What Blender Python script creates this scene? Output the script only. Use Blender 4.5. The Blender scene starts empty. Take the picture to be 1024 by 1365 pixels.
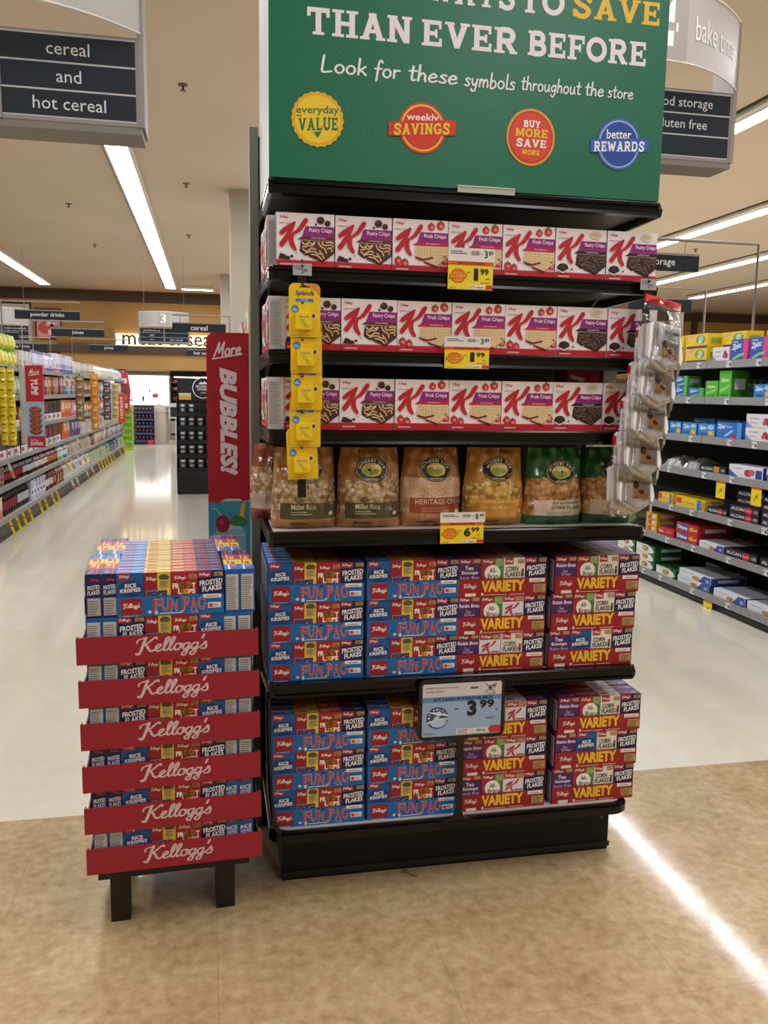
import bpy, math, random
from mathutils import Vector as V, Matrix as MX
SC = bpy.context.scene
COL = SC.collection
RND = random.Random(11)
PI = math.pi

# ------------------------------------------------------------------ camera
F_PX, IMG_W, IMG_H = 1130.0, 1024.0, 1365.0
CAM_H = 1.55
def make_camera():
    cx, cy = IMG_W / 2, IMG_H / 2
    y = V((280 - cx, -(520 - cy), -F_PX)).normalized()           # the aisles run along world Y
    p2 = V((1280 - cx, -(535 - cy), -F_PX))
    z = p2.cross(y).normalized()
    if z.y < 0: z = -z
    x = y.cross(z)
    cam = bpy.data.cameras.new('camera')
    o = bpy.data.objects.new('camera', cam)
    COL.objects.link(o)
    m = MX((x, y, z)).to_4x4()
    m.translation = V((0, 0, CAM_H))
    o.matrix_world = m
    cam.sensor_fit = 'VERTICAL'
    cam.sensor_height = 36.0
    cam.lens = F_PX / IMG_H * 36.0
    cam.clip_start, cam.clip_end = 0.05, 200
    SC.camera = o
make_camera()

# ------------------------------------------------------------------ world, exposure
w = bpy.data.worlds.new('world')
SC.world = w
w.use_nodes = True
w.node_tree.nodes['Background'].inputs[0].default_value = (1.0, .97, .93, 1)
w.node_tree.nodes['Background'].inputs[1].default_value = 0.15
TUBE_STRENGTH = 13.0
CEIL_Z = 4.5
SC.view_settings.view_transform = 'Standard'
SC.view_settings.look = 'None'
SC.view_settings.gamma = 1.0
SC.view_settings.exposure = 0.82
SC.view_settings.use_curve_mapping = False
SC.cycles.use_denoising = True
SC.cycles.max_bounces = 7
SC.cycles.diffuse_bounces = 4
SC.cycles.glossy_bounces = 3
SC.cycles.transparent_max_bounces = 12
SC.cycles.sample_clamp_indirect = 6
SC.cycles.caustics_reflective = False
SC.cycles.caustics_refractive = False

# ------------------------------------------------------------------ materials
def lin(h):
    h = h.lstrip('#')
    if len(h) == 3: h = ''.join(x * 2 for x in h)
    c = [int(h[i:i + 2], 16) / 255 for i in (0, 2, 4)]
    return tuple(x / 12.92 if x <= .04045 else ((x + .055) / 1.055) ** 2.4 for x in c) + (1.0,)
MATS = {}
def K(h, r=.45, metal=0.0, emit=0.0, spec=.5, coat=0.0, name=None):
    key = (h, r, metal, emit, spec, coat)
    if key in MATS: return MATS[key]
    m = bpy.data.materials.new(name or ('ink_' + h.lstrip('#')))
    m.use_nodes = True
    b = m.node_tree.nodes['Principled BSDF']
    b.inputs['Base Color'].default_value = lin(h)
    b.inputs['Roughness'].default_value = r
    b.inputs['Metallic'].default_value = metal
    b.inputs['Specular IOR Level'].default_value = spec
    b.inputs['Coat Weight'].default_value = coat
    if emit:
        b.inputs['Emission Color'].default_value = lin(h)
        b.inputs['Emission Strength'].default_value = emit
    MATS[key] = m
    return m
def newmat(name):
    m = bpy.data.materials.new(name); m.use_nodes = True
    nt = m.node_tree
    return m, nt, nt.nodes['Principled BSDF']
def node(nt, t, **kw):
    n = nt.nodes.new(t)
    for k, v in kw.items(): setattr(n, k, v)
    return n
def ramp(nt, fac, stops):
    r = node(nt, 'ShaderNodeValToRGB')
    e = r.color_ramp.elements
    while len(e) < len(stops): e.new(.5)
    for i, (p, c) in enumerate(stops):
        e[i].position = p; e[i].color = lin(c)
    nt.links.new(fac, r.inputs[0])
    return r.outputs[0]
def mixc(nt, fac, a, b, mode='MIX'):
    n = node(nt, 'ShaderNodeMix', data_type='RGBA', blend_type=mode)
    for s, v in ((n.inputs[0], fac), (n.inputs[6], a), (n.inputs[7], b)):
        if hasattr(v, 'links'): nt.links.new(v, s)
        elif isinstance(v, str): s.default_value = lin(v)
        else: s.default_value = v
    return n.outputs[2]
def objco(nt, scale=(1, 1, 1)):
    tc = node(nt, 'ShaderNodeTexCoord'); mp = node(nt, 'ShaderNodeMapping')
    mp.inputs['Scale'].default_value = scale
    nt.links.new(tc.outputs['Object'], mp.inputs[0])
    return mp.outputs[0]
def noise(nt, co, sc, det=3, rough=.5):
    n = node(nt, 'ShaderNodeTexNoise')
    n.inputs['Scale'].default_value = sc; n.inputs['Detail'].default_value = det; n.inputs['Roughness'].default_value = rough
    nt.links.new(co, n.inputs[0])
    return n.outputs[0]
BLACK = K('#0b0b0c', .35); BLACKG = K('#0a0a0b', .16); WHITE = K('#f1efec', .4); GREY = K('#9b9993', .45)

# ------------------------------------------------------------------ lettering: built-in sans plus stroke alphabets
def cat(pts, n=4):                                             # Catmull-Rom through points
    out = []
    P = [V(p) for p in pts]
    for i in range(len(P) - 1):
        a = P[i - 1] if i else P[0]; b = P[i]; c = P[i + 1]; d = P[i + 2] if i + 2 < len(P) else P[-1]
        for k in range(n):
            t = k / n
            out.append(.5 * (2 * b + (c - a) * t + (2 * a - 5 * b + 4 * c - d) * t * t + (3 * b - a - 3 * c + d) * t ** 3))
    out.append(P[-1])
    return out
def ribbon(pts, w, joints=True, sides=7):                      # thick polyline -> list of polygons
    polys = []
    P = [V((p[0], p[1])) for p in pts]
    ws = w if isinstance(w, (list, tuple)) else [w] * len(P)
    for i in range(len(P) - 1):
        d = P[i + 1] - P[i]
        if d.length < 1e-7: continue
        n = V((-d.y, d.x)).normalized()
        polys.append([P[i] + n * ws[i] / 2, P[i] - n * ws[i] / 2, P[i + 1] - n * ws[i + 1] / 2, P[i + 1] + n * ws[i + 1] / 2])
    if joints:
        for p, ww in zip(P, ws):
            polys.append([p + V((math.cos(a), math.sin(a))) * ww / 2 for a in [2 * PI * k / sides for k in range(sides)]])
    return polys
def arc(cx, cy, rx, ry, a0, a1, n=10):
    return [(cx + rx * math.cos(math.radians(a0 + (a1 - a0) * k / n)), cy + ry * math.sin(math.radians(a0 + (a1 - a0) * k / n))) for k in range(n + 1)]
T_ = .19
def slab_letter(c):
    """returns (width, [flat strokes], [serif rectangles x0,y0,x1,y1])"""
    s, q = [], []
    S = .11
    def st(x, y0=0, y1=1, a=.13):                              # vertical stem with slabs at both ends
        s.append([(x, y0), (x, y1)]); q.append((x - .1 - a, y0, x + .1 + a, y0 + S)); q.append((x - .1 - a, y1 - S, x + .1 + a, y1))
    if c == 'T': st(.45, a=.12); q += [(.02, .82, .88, 1), (.02, .66, .15, 1), (.75, .66, .88, 1)]; w = .9
    elif c == 'H': st(.24); st(.78); q.append((.24, .42, .78, .58)); w = 1.02
    elif c == 'A': s += [[(.2, .05), (.5, .95)], [(.5, .95), (.8, .05)]]; q += [(0, 0, .38, S), (.62, 0, 1, S), (.3, .25, .7, .39), (.34, .88, .64, 1)]; w = 1
    elif c == 'N': st(.2, a=.1); s += [[(.22, .95), (.76, .05)]]; s.append([(.78, 0), (.78, 1)]); q += [(.58, .89, .98, 1), (.0, .89, .3, 1)]; w = 1.0
    elif c == 'E': st(.22, a=.1); q += [(.2, .83, .8, 1), (.2, 0, .82, .17), (.2, .42, .62, .58), (.69, .68, .8, 1), (.71, 0, .82, .32), (.54, .34, .64, .66)]; w = .86
    elif c == 'F': st(.22, a=.12); q += [(.2, .83, .8, 1), (.2, .42, .62, .58), (.69, .66, .8, 1), (.54, .34, .64, .66)]; w = .82
    elif c == 'L': st(.24, a=.12); q += [(.2, 0, .8, .17), (.69, 0, .8, .36)]; w = .82
    elif c == 'V': s += [[(.2, .95), (.5, .05)], [(.5, .05), (.8, .95)]]; q += [(0, .89, .38, 1), (.62, .89, 1, 1), (.4, 0, .6, .1)]; w = 1
    elif c == 'Y': s += [[(.2, .95), (.5, .42)], [(.5, .42), (.8, .95)], [(.5, .45), (.5, 0)]]; q += [(0, .89, .38, 1), (.62, .89, 1, 1), (.28, 0, .72, S)]; w = 1
    elif c == 'W': s += [[(.16, .95), (.38, .05)], [(.38, .05), (.62, .8)], [(.62, .8), (.86, .05)], [(.86, .05), (1.1, .95)]]; q += [(0, .89, .34, 1), (.92, .89, 1.26, 1)]; w = 1.26
    elif c == 'M': st(.18, a=.08); st(1.0, a=.08); s += [[(.22, .95), (.6, .15)], [(.6, .15), (.98, .95)]]; w = 1.2
    elif c == 'I': st(.25, a=.13); w = .5
    elif c == 'O': s += [arc(.5, .5, .39, .41, 0, 360, 20)]; w = 1
    elif c == 'G': s += [arc(.5, .5, .38, .41, 50, 340, 16)]; q += [(.55, .36, .96, .5), (.76, .06, .93, .5), (.68, .66, .84, .98)]; w = .98
    elif c == 'U': s += [[(.22, 1), (.22, .35)] + arc(.5, .36, .28, .27, 180, 360, 10) + [(.78, 1)]]; q += [(0, .89, .42, 1), (.6, .89, .98, 1)]; w = .98
    elif c == 'D': st(.22, a=.1); s += [[(.3, .91), (.5, .91)] + arc(.5, .5, .33, .41, 90, -90, 12) + [(.3, .09)]]; w = .96
    elif c == 'B': st(.22, a=.1); s += [[(.3, .92)] + arc(.52, .72, .2, .2, 90, -90, 8) + [(.3, .52)], [(.3, .5)] + arc(.54, .29, .24, .21, 90, -90, 8) + [(.3, .08)]]; w = .9
    elif c == 'R': st(.22, a=.12); s += [[(.3, .92)] + arc(.54, .7, .22, .22, 90, -90, 8) + [(.3, .48)], [(.5, .48), (.78, .06)]]; q += [(.64, 0, .96, S)]; w = .96
    elif c == 'S': s += [cat([(.8, .74), (.62, .92), (.36, .92), (.2, .75), (.34, .58), (.6, .47), (.77, .3), (.64, .1), (.36, .07), (.16, .24)], 3)]; q += [(.72, .66, .86, .98), (.08, .02, .22, .34)]; w = .94
    else: w = .45
    return w, s, q
def hand_letter(c):
    """monoline brush letters on a baseline 0, x-height 1; (advance, strokes)"""
    o = [arc(.45, .5, .4, .5, 60, 420, 12)]
    D = {
        'L': (1.25, [[(.15, 2), (.1, 1), (.1, .05), (.5, 0), (1, .12)]]), 'o': (1.05, o),
        'k': (1.0, [[(.12, 2), (.1, 0)], [(.75, 1.05), (.15, .45), (.4, .5), (.85, 0)]]),
        'f': (.8, [[(.75, 1.75), (.55, 2), (.35, 1.7), (.3, .8), (.22, -.5)], [(0, .95), (.7, 1.0)]]),
        'r': (.8, [[(.1, 1), (.12, 0)], [(.12, .6), (.35, .95), (.7, .92)]]),
        't': (.8, [[(.35, 1.75), (.3, .8), (.35, .05), (.7, .1)], [(0, 1.15), (.72, 1.2)]]),
        'h': (1.0, [[(.12, 2), (.1, 0)], [(.1, .5), (.4, 1), (.7, .8), (.72, .3), (.8, 0)]]),
        'e': (1.0, [[(.08, .5), (.7, .62), (.7, .9), (.4, 1.02), (.08, .6), (.15, .12), (.45, 0), (.85, .2)]]),
        's': (.85, [[(.7, .9), (.4, 1.02), (.15, .8), (.5, .5), (.65, .2), (.4, 0), (.05, .12)]]),
        'y': (1.0, [[(.1, 1), (.15, .4), (.4, .15), (.7, .5)], [(.78, 1), (.7, .2), (.55, -.5), (.2, -.65), (.05, -.35)]]),
        'm': (1.45, [[(.1, 1), (.1, 0)], [(.1, .5), (.35, 1), (.58, .8), (.6, 0)], [(.6, .5), (.88, 1), (1.12, .8), (1.2, 0)]]),
        'b': (1.0, [[(.12, 2), (.1, .05), (.5, 0), (.8, .4), (.6, .9), (.3, .95), (.12, .6)]]),
        'l': (.45, [[(.15, 2), (.12, .4), (.2, 0), (.35, .05)]]),
        'u': (1.05, [[(.1, 1), (.12, .3), (.35, 0), (.65, .25), (.75, 1)], [(.75, 1), (.78, .3), (.92, .02)]]),
        'g': (1.0, [[(.75, .8), (.45, 1), (.1, .6), (.3, .1), (.7, .4)], [(.78, 1), (.75, 0), (.55, -.6), (.2, -.6), (.1, -.35)]]),
        'n': (1.0, [[(.1, 1), (.1, 0)], [(.1, .5), (.4, 1), (.7, .8), (.72, .3), (.82, 0)]]),
        'M': (1.8, [[(.0, 0), (.3, 1.2), (.45, 2.0), (.6, 1.3), (.8, .5), (1.1, 1.3), (1.35, 2.0), (1.4, 1), (1.5, 0)]]),
        'S': (1.2, [[(1, 1.7), (.7, 2), (.3, 1.7), (.55, 1.1), (.85, .6), (.6, .05), (.1, .1)]]),
        'p': (1.0, [[(.12, 1), (.1, -.7)], [(.12, .6), (.4, 1), (.75, .7), (.6, .1), (.15, .1)]]),
        'd': (1.0, [[(.7, .8), (.4, 1), (.08, .5), (.35, 0), (.7, .4)], [(.8, 2), (.75, .3), (.9, 0)]]),
        'a': (1.0, [[(.7, .8), (.4, 1), (.08, .5), (.35, 0), (.7, .4)], [(.75, 1), (.75, .2), (.9, 0)]]),
    }
    return D.get(c, (.6, []))
# flowing breakfast-maker signature: one alphabet of joined loops
KEL = [([(-.3, 1.35), (-.22, 1.8), (.2, 2.0), (.55, 2.1)], .2), ([(.58, 2.15), (.42, 1.2), (.3, .4), (.1, -.35), (-.18, -.3)], .34), ([(1.75, 1.9), (1.6, 2.15), (1.25, 1.8), (.85, 1.3), (.42, 1.05)], .24),
       ([(.42, 1.05), (.8, .9), (1.05, .3), (1.35, 0), (1.65, .2)], .27),
       ([(1.6, .15), (1.95, .42), (2.25, .8), (2.1, 1.05), (1.8, .7), (1.82, .15), (2.1, -.02), (2.5, .25)], .24),
       ([(2.5, .25), (2.85, 1.1), (3.05, 1.85), (2.9, 2.1), (2.7, 1.6), (2.64, .4), (2.8, 0), (3.1, .25)], .24),
       ([(3.1, .25), (3.45, 1.1), (3.65, 1.85), (3.5, 2.1), (3.3, 1.6), (3.24, .4), (3.4, 0), (3.7, .25)], .24),
       ([(4.25, 1.0), (3.9, .95), (3.72, .45), (3.95, 0), (4.3, .2), (4.4, .7), (4.25, 1.0), (4.6, .8)], .24),
       ([(5.2, .95), (4.85, .95), (4.65, .45), (4.85, .02), (5.2, .4)], .24), ([(5.3, 1.05), (5.22, 0), (5.05, -.75), (4.75, -.85), (4.65, -.5), (5.1, -.1), (5.55, .3)], .22),
       ([(6.1, .95), (5.75, .95), (5.55, .45), (5.75, .02), (6.1, .4)], .24), ([(6.2, 1.05), (6.12, 0), (5.95, -.75), (5.65, -.85), (5.55, -.5), (6.0, -.1), (6.45, .3)], .22),
       ([(6.75, 2.2), (6.6, 1.65)], .26), ([(6.45, .25), (6.85, .75), (7.0, 1.1), (7.15, .5), (7.05, .05), (6.65, .02)], .24)]
TXT = {}
def text_geo(s, font, bold=0.0, shear=0.0, res=2, weight=.2):
    key = (s, font, bold, shear, res, weight)
    if key in TXT: return TXT[key]
    vs, fs = [], []
    if font == 'sans':
        cu = bpy.data.curves.new('lettering', 'FONT'); cu.body = s; cu.resolution_u = res; cu.offset = bold
        cu.shear = shear
        o = bpy.data.objects.new('lettering', cu); me = o.to_mesh()
        vs = [(v.co.x, v.co.y) for v in me.vertices]; fs = [tuple(p.vertices) for p in me.polygons]
        o.to_mesh_clear(); bpy.data.objects.remove(o); bpy.data.curves.remove(cu)
    else:
        polys = []; x = 0.0
        if font == 'kellogg':
            for pts, wd in KEL:
                pts = [(a, b) for a, b in pts]
                polys += ribbon(cat(pts, res + 1), wd * (1 + bold), True, 6)
        else:
            for c in s:
                if font == 'slab':
                    w, st, q = slab_letter(c)
                    for a in st: polys += [[V((p.x + x, p.y)) for p in g] for g in ribbon(a, T_ + .03 + bold, len(a) > 2, 8)]
                    for (a, b, cc, d) in q: polys.append([V((a + x, b)), V((cc + x, b)), V((cc + x, d)), V((a + x, d))])
                    x += w + .07
                else:
                    w, st = hand_letter(c)
                    for a in st: polys += [[V((p.x + x, p.y)) for p in g] for g in ribbon(cat(a, res + 1), weight, True, 6)]
                    x += w + .06
        for g in polys:
            b = len(vs)
            vs += [(p.x + shear * p.y, p.y) for p in g]; fs.append(tuple(range(b, b + len(g))))
    xs = [v[0] for v in vs] or [0, 1]; ys = [v[1] for v in vs] or [0, 1]
    x0, y0 = min(xs), min(ys); W = max(max(xs) - x0, 1e-6); H = max(max(ys) - y0, 1e-6)
    TXT[key] = ([((a - x0) / W, (b - y0) / H) for a, b in vs], fs, W / H)
    return TXT[key]

# ------------------------------------------------------------------ mesh builder
EPS = .0004
class MB:
    def __init__(s):
        s.v, s.f, s.m, s.sm, s.mats, s.ix = [], [], [], [], [], {}
        s.warp, s.k = None, 0
    def mi(s, mat):
        if isinstance(mat, str): mat = K(mat)
        if mat not in s.ix: s.ix[mat] = len(s.mats); s.mats.append(mat)
        return s.ix[mat]
    def add(s, vs, fs, mat, smooth=False):
        b = len(s.v); i = s.mi(mat)
        s.v += [tuple(p) for p in vs]
        for f in fs: s.f.append(tuple(b + k for k in f)); s.m.append(i); s.sm.append(smooth)
    def box(s, x0, x1, y0, y1, z0, z1, mat, skip='', **fm):
        P = [(x0, y0, z0), (x1, y0, z0), (x1, y1, z0), (x0, y1, z0), (x0, y0, z1), (x1, y0, z1), (x1, y1, z1), (x0, y1, z1)]
        for n, f in (('d', (0, 3, 2, 1)), ('u', (4, 5, 6, 7)), ('f', (0, 1, 5, 4)), ('r', (1, 2, 6, 5)), ('b', (2, 3, 7, 6)), ('l', (3, 0, 4, 7))):
            if n in skip: continue
            s.add([P[k] for k in f], [(0, 1, 2, 3)], fm.get(n, mat))
    def prism(s, prof, ax, a0, a1, mat, smooth=False, caps=True):
        g = {'x': lambda p, a: (a, p[0], p[1]), 'y': lambda p, a: (p[0], a, p[1]), 'z': lambda p, a: (p[0], p[1], a)}[ax]
        n = len(prof)
        vs = [g(p, a0) for p in prof] + [g(p, a1) for p in prof]
        s.add(vs, [(k, (k + 1) % n, n + (k + 1) % n, n + k) for k in range(n)], mat, smooth)
        if caps: s.add(vs, [tuple(range(n - 1, -1, -1)), tuple(range(n, 2 * n))], mat)
    def tube(s, pts, r, mat, n=8):
        P = [V(p) for p in pts]; vs = []
        rr = r if isinstance(r, (list, tuple)) else [r] * len(P)
        for i, p in enumerate(P):
            d = (P[min(i + 1, len(P) - 1)] - P[max(i - 1, 0)]).normalized()
            a = d.orthogonal().normalized() if abs(d.z) < .99 else V((1, 0, 0))
            if abs(d.z) < .99: a = d.cross(V((0, 0, 1))).normalized()
            b = d.cross(a)
            vs += [p + (a * math.cos(t) + b * math.sin(t)) * rr[i] for t in [2 * PI * k / n for k in range(n)]]
        fs = [(i * n + k, i * n + (k + 1) % n, (i + 1) * n + (k + 1) % n, (i + 1) * n + k) for i in range(len(P) - 1) for k in range(n)]
        s.add(vs, fs, mat, True)
        s.add(vs, [tuple(range(n)), tuple(range(len(vs) - n, len(vs)))], mat)
    def lathe(s, prof, mat, n=14, c=(0, 0, 0), sx=1, sy=1):          # prof: (r, z, optional material)
        for i in range(len(prof) - 1):
            a, b = prof[i], prof[i + 1]
            m = a[2] if len(a) > 2 else mat
            vs = []
            for r, z in (a[:2], b[:2]):
                vs += [(c[0] + r * sx * math.cos(t), c[1] + r * sy * math.sin(t), c[2] + z) for t in [2 * PI * k / n for k in range(n)]]
            s.add(vs, [(k, (k + 1) % n, n + (k + 1) % n, n + k) for k in range(n)], m, True)
    def ball(s, c, r, mat, n=10, m=6):
        prof = [(r[0] * math.sin(PI * k / m) + 1e-5, -r[2] * math.cos(PI * k / m)) for k in range(m + 1)]
        s.lathe(prof, mat, n, c, 1, r[1] / r[0])
    def face(s, o, u, v):                                            # printed face: origin and two unit axes, normal = u x v
        s.o, s.u, s.w = V(o), V(u), V(v); s.n = s.u.cross(s.w); s.warp = None
        return s
    def front(s, x, y, z): return s.face((x, y, z), (1, 0, 0), (0, 0, 1))
    def rightf(s, x, y, z): return s.face((x, y, z), (0, 1, 0), (0, 0, 1))
    def leftf(s, x, y, z): return s.face((x, y, z), (0, -1, 0), (0, 0, 1))
    def topf(s, x, y, z): return s.face((x, y, z), (1, 0, 0), (0, 1, 0))
    def P(s, a, b, L):
        d = s.warp(a, b) if s.warp else 0.0
        return s.o + s.u * a + s.w * b + s.n * (d + L * EPS + s.k * 6e-7)
    def reg(s, x, y, w, h): return Reg(s, x, y, w, h)
    def build(s, name, parent=None, loc=None, rot=None, bevel=0):
        me = bpy.data.meshes.new(name)
        me.from_pydata(s.v, [], s.f)
        for m in s.mats: me.materials.append(m)
        me.polygons.foreach_set('material_index', s.m)
        me.polygons.foreach_set('use_smooth', s.sm)
        me.update()
        o = bpy.data.objects.new(name, me); COL.objects.link(o)
        if parent: o.parent = parent
        if loc is not None: o.location = loc
        if rot is not None: o.rotation_euler = rot
        if bevel:
            b = o.modifiers.new('edge', 'BEVEL'); b.width = bevel; b.segments = 2; b.limit_method = 'ANGLE'; b.angle_limit = math.radians(50)
        return o
class Reg:                                                           # a rectangle of a printed face, fractional coordinates
    def __init__(s, m, x, y, w, h): s.m, s.x, s.y, s.w, s.h = m, x, y, w, h
    def sub(s, x0, y0, x1, y1): return Reg(s.m, s.x + x0 * s.w, s.y + y0 * s.h, (x1 - x0) * s.w, (y1 - y0) * s.h)
    def pt(s, a, b, L):
        return s.m.P(s.x + a * s.w, s.y + b * s.h, L)
    def rect(s, x0, y0, x1, y1, c, L=1):
        if s.m.warp:
            n = 6
            for i in range(n):
                for j in range(n):
                    a0, a1, b0, b1 = x0 + (x1 - x0) * i / n, x0 + (x1 - x0) * (i + 1) / n, y0 + (y1 - y0) * j / n, y0 + (y1 - y0) * (j + 1) / n
                    s.m.add([s.pt(a0, b0, L), s.pt(a1, b0, L), s.pt(a1, b1, L), s.pt(a0, b1, L)], [(0, 1, 2, 3)], c)
        else:
            s.m.k += 1
            s.m.add([s.pt(x0, y0, L), s.pt(x1, y0, L), s.pt(x1, y1, L), s.pt(x0, y1, L)], [(0, 1, 2, 3)], c)
    def poly(s, pts, c, L=1):
        s.m.k += 1
        s.m.add([s.pt(a, b, L) for a, b in pts], [tuple(range(len(pts)))], c)
    def ell(s, cx, cy, rx, ry, c, L=1, n=18, wave=0, a0=0, a1=360):
        pts = []
        for k in range(n + 1):
            a = math.radians(a0 + (a1 - a0) * k / n); q = 1 + (wave if k % 2 else 0)
            pts.append((cx + rx * q * math.cos(a), cy + ry * q * math.sin(a)))
        if a1 - a0 == 360: pts = pts[:-1]
        if s.m.warp:
            C = [s.pt(cx, cy, L)]; rings = 3; nn = len(pts)
            for r in range(1, rings + 1): C += [s.pt(cx + (p[0] - cx) * r / rings, cy + (p[1] - cy) * r / rings, L) for p in pts]
            fs = [(0, 1 + k, 1 + (k + 1) % nn) for k in range(nn)]
            for r in range(rings - 1): fs += [(1 + r * nn + k, 1 + (r + 1) * nn + k, 1 + (r + 1) * nn + (k + 1) % nn, 1 + r * nn + (k + 1) % nn) for k in range(nn)]
            s.m.add(C, fs, c)
        else: s.poly(pts, c, L)
    def line(s, pts, w, c, L=1, joints=True, smooth=0):               # w in fractions of the region's height
        q = [(a * s.w, b * s.h) for a, b in pts]
        if smooth: q = [(p.x, p.y) for p in cat(q, smooth)]
        ww = [k * s.h for k in w] if isinstance(w, (list, tuple)) else w * s.h
        if smooth and isinstance(ww, list):
            o = []
            for i in range(len(ww) - 1): o += [ww[i] + (ww[i + 1] - ww[i]) * k / smooth for k in range(smooth)]
            ww = o + [ww[-1]]
        for g in ribbon(q, ww, joints, 6):
            s.m.k += 1
            s.m.add([s.m.P(s.x + p.x, s.y + p.y, L) for p in g], [tuple(range(len(g)))], c)
    def text(s, t, x0, y0, x1, y1, c, L=2, bold=0.0, shear=0.0, rot=0, font='sans', res=2, weight=.2, fit=False, tilt=0.0):
        vs, fs, asp = text_geo(t, font, bold, shear, res, weight)
        if fit:                                                       # keep proportions: height as given, centred on x
            ww = asp * (y1 - y0) * s.h / s.w
            if ww < (x1 - x0): x0, x1 = (x0 + x1 - ww) / 2, (x0 + x1 + ww) / 2
        if rot == -90: vs = [(b, 1 - a) for a, b in vs]
        if rot == 90: vs = [(1 - b, a) for a, b in vs]
        xy = [(x0 + a * (x1 - x0), y0 + b * (y1 - y0) + tilt * (a - .5)) for a, b in vs]
        s.m.k += 1
        if font == 'sans': s.m.add([s.pt(a, b, L) for a, b in xy], fs, c)
        else:
            for f in fs:
                s.m.k += 1; s.m.add([s.pt(*xy[i], L) for i in f], [tuple(range(len(f)))], c)
    def outl(s, t, x0, y0, x1, y1, c, oc, L=2, bold=.03, ob=.07, **k):  # outlined word
        dx, dy = (x1 - x0) * .02, (y1 - y0) * .07
        s.text(t, x0 - dx, y0 - dy, x1 + dx, y1 + dy, oc, L, bold=ob, **k)
        s.text(t, x0, y0, x1, y1, c, L + 1, bold=bold, **k)
    def lines(s, x0, y0, x1, y1, n, c, L=2, fill=.45, seed=1):         # fine print as short grey dashes
        r = random.Random(seed); hh = (y1 - y0) / n
        for k in range(n):
            e = x1 - (x1 - x0) * r.random() * .35; b = y0 + k * hh
            s.rect(x0, b, e, b + hh * fill, c, L)

# ------------------------------------------------------------------ things, parts, copies
def tag(o, label, cat_, group=None, kind=None):
    o['label'] = label; o['category'] = cat_
    if group: o['group'] = group
    if kind: o['kind'] = kind
    return o
def thing(name, label, cat_, loc=(0, 0, 0), rotz=0, group=None):
    o = bpy.data.objects.new(name, None); COL.objects.link(o)
    o.empty_display_size = .05; o.location = loc; o.rotation_euler = (0, 0, rotz)
    return tag(o, label, cat_, group)
KIDS = {}
def dup(src, loc=None, rot=None, label=None, group=None, parent=None):
    c = src.copy(); COL.objects.link(c)
    if parent: c.parent = parent
    else:
        if loc is not None: c.location = loc
        if rot is not None: c.rotation_euler = rot
        if label: c['label'] = label
        if group: c['group'] = group
    for k in src.children: dup(k, parent=c)
    return c
PROTO = {}
def place(key, loc, rot, label, group=None, maker=None):              # first use builds the thing, later uses copy it
    if key not in PROTO:
        o = maker(); PROTO[key] = o
        o.location = loc; o.rotation_euler = rot; o['label'] = label
        if group: o['group'] = group
        return o
    return dup(PROTO[key], loc, rot, label, group)
def struct(mb, name, **k):
    o = mb.build(name, **k); o['kind'] = 'structure'; return o
ORD = 'zeroth first second third fourth fifth sixth seventh eighth ninth tenth eleventh twelfth thirteenth fourteenth fifteenth sixteenth seventeenth eighteenth nineteenth twentieth'.split()
TENS = {2: 'twenty', 3: 'thirty', 4: 'forty', 5: 'fifty', 6: 'sixty', 7: 'seventy'}
def nth(n):
    if n <= 20: return ORD[n]
    t, u = divmod(n, 10)
    return TENS[t][:-1] + 'ieth' if u == 0 else TENS[t] + '-' + ORD[u]
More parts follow.
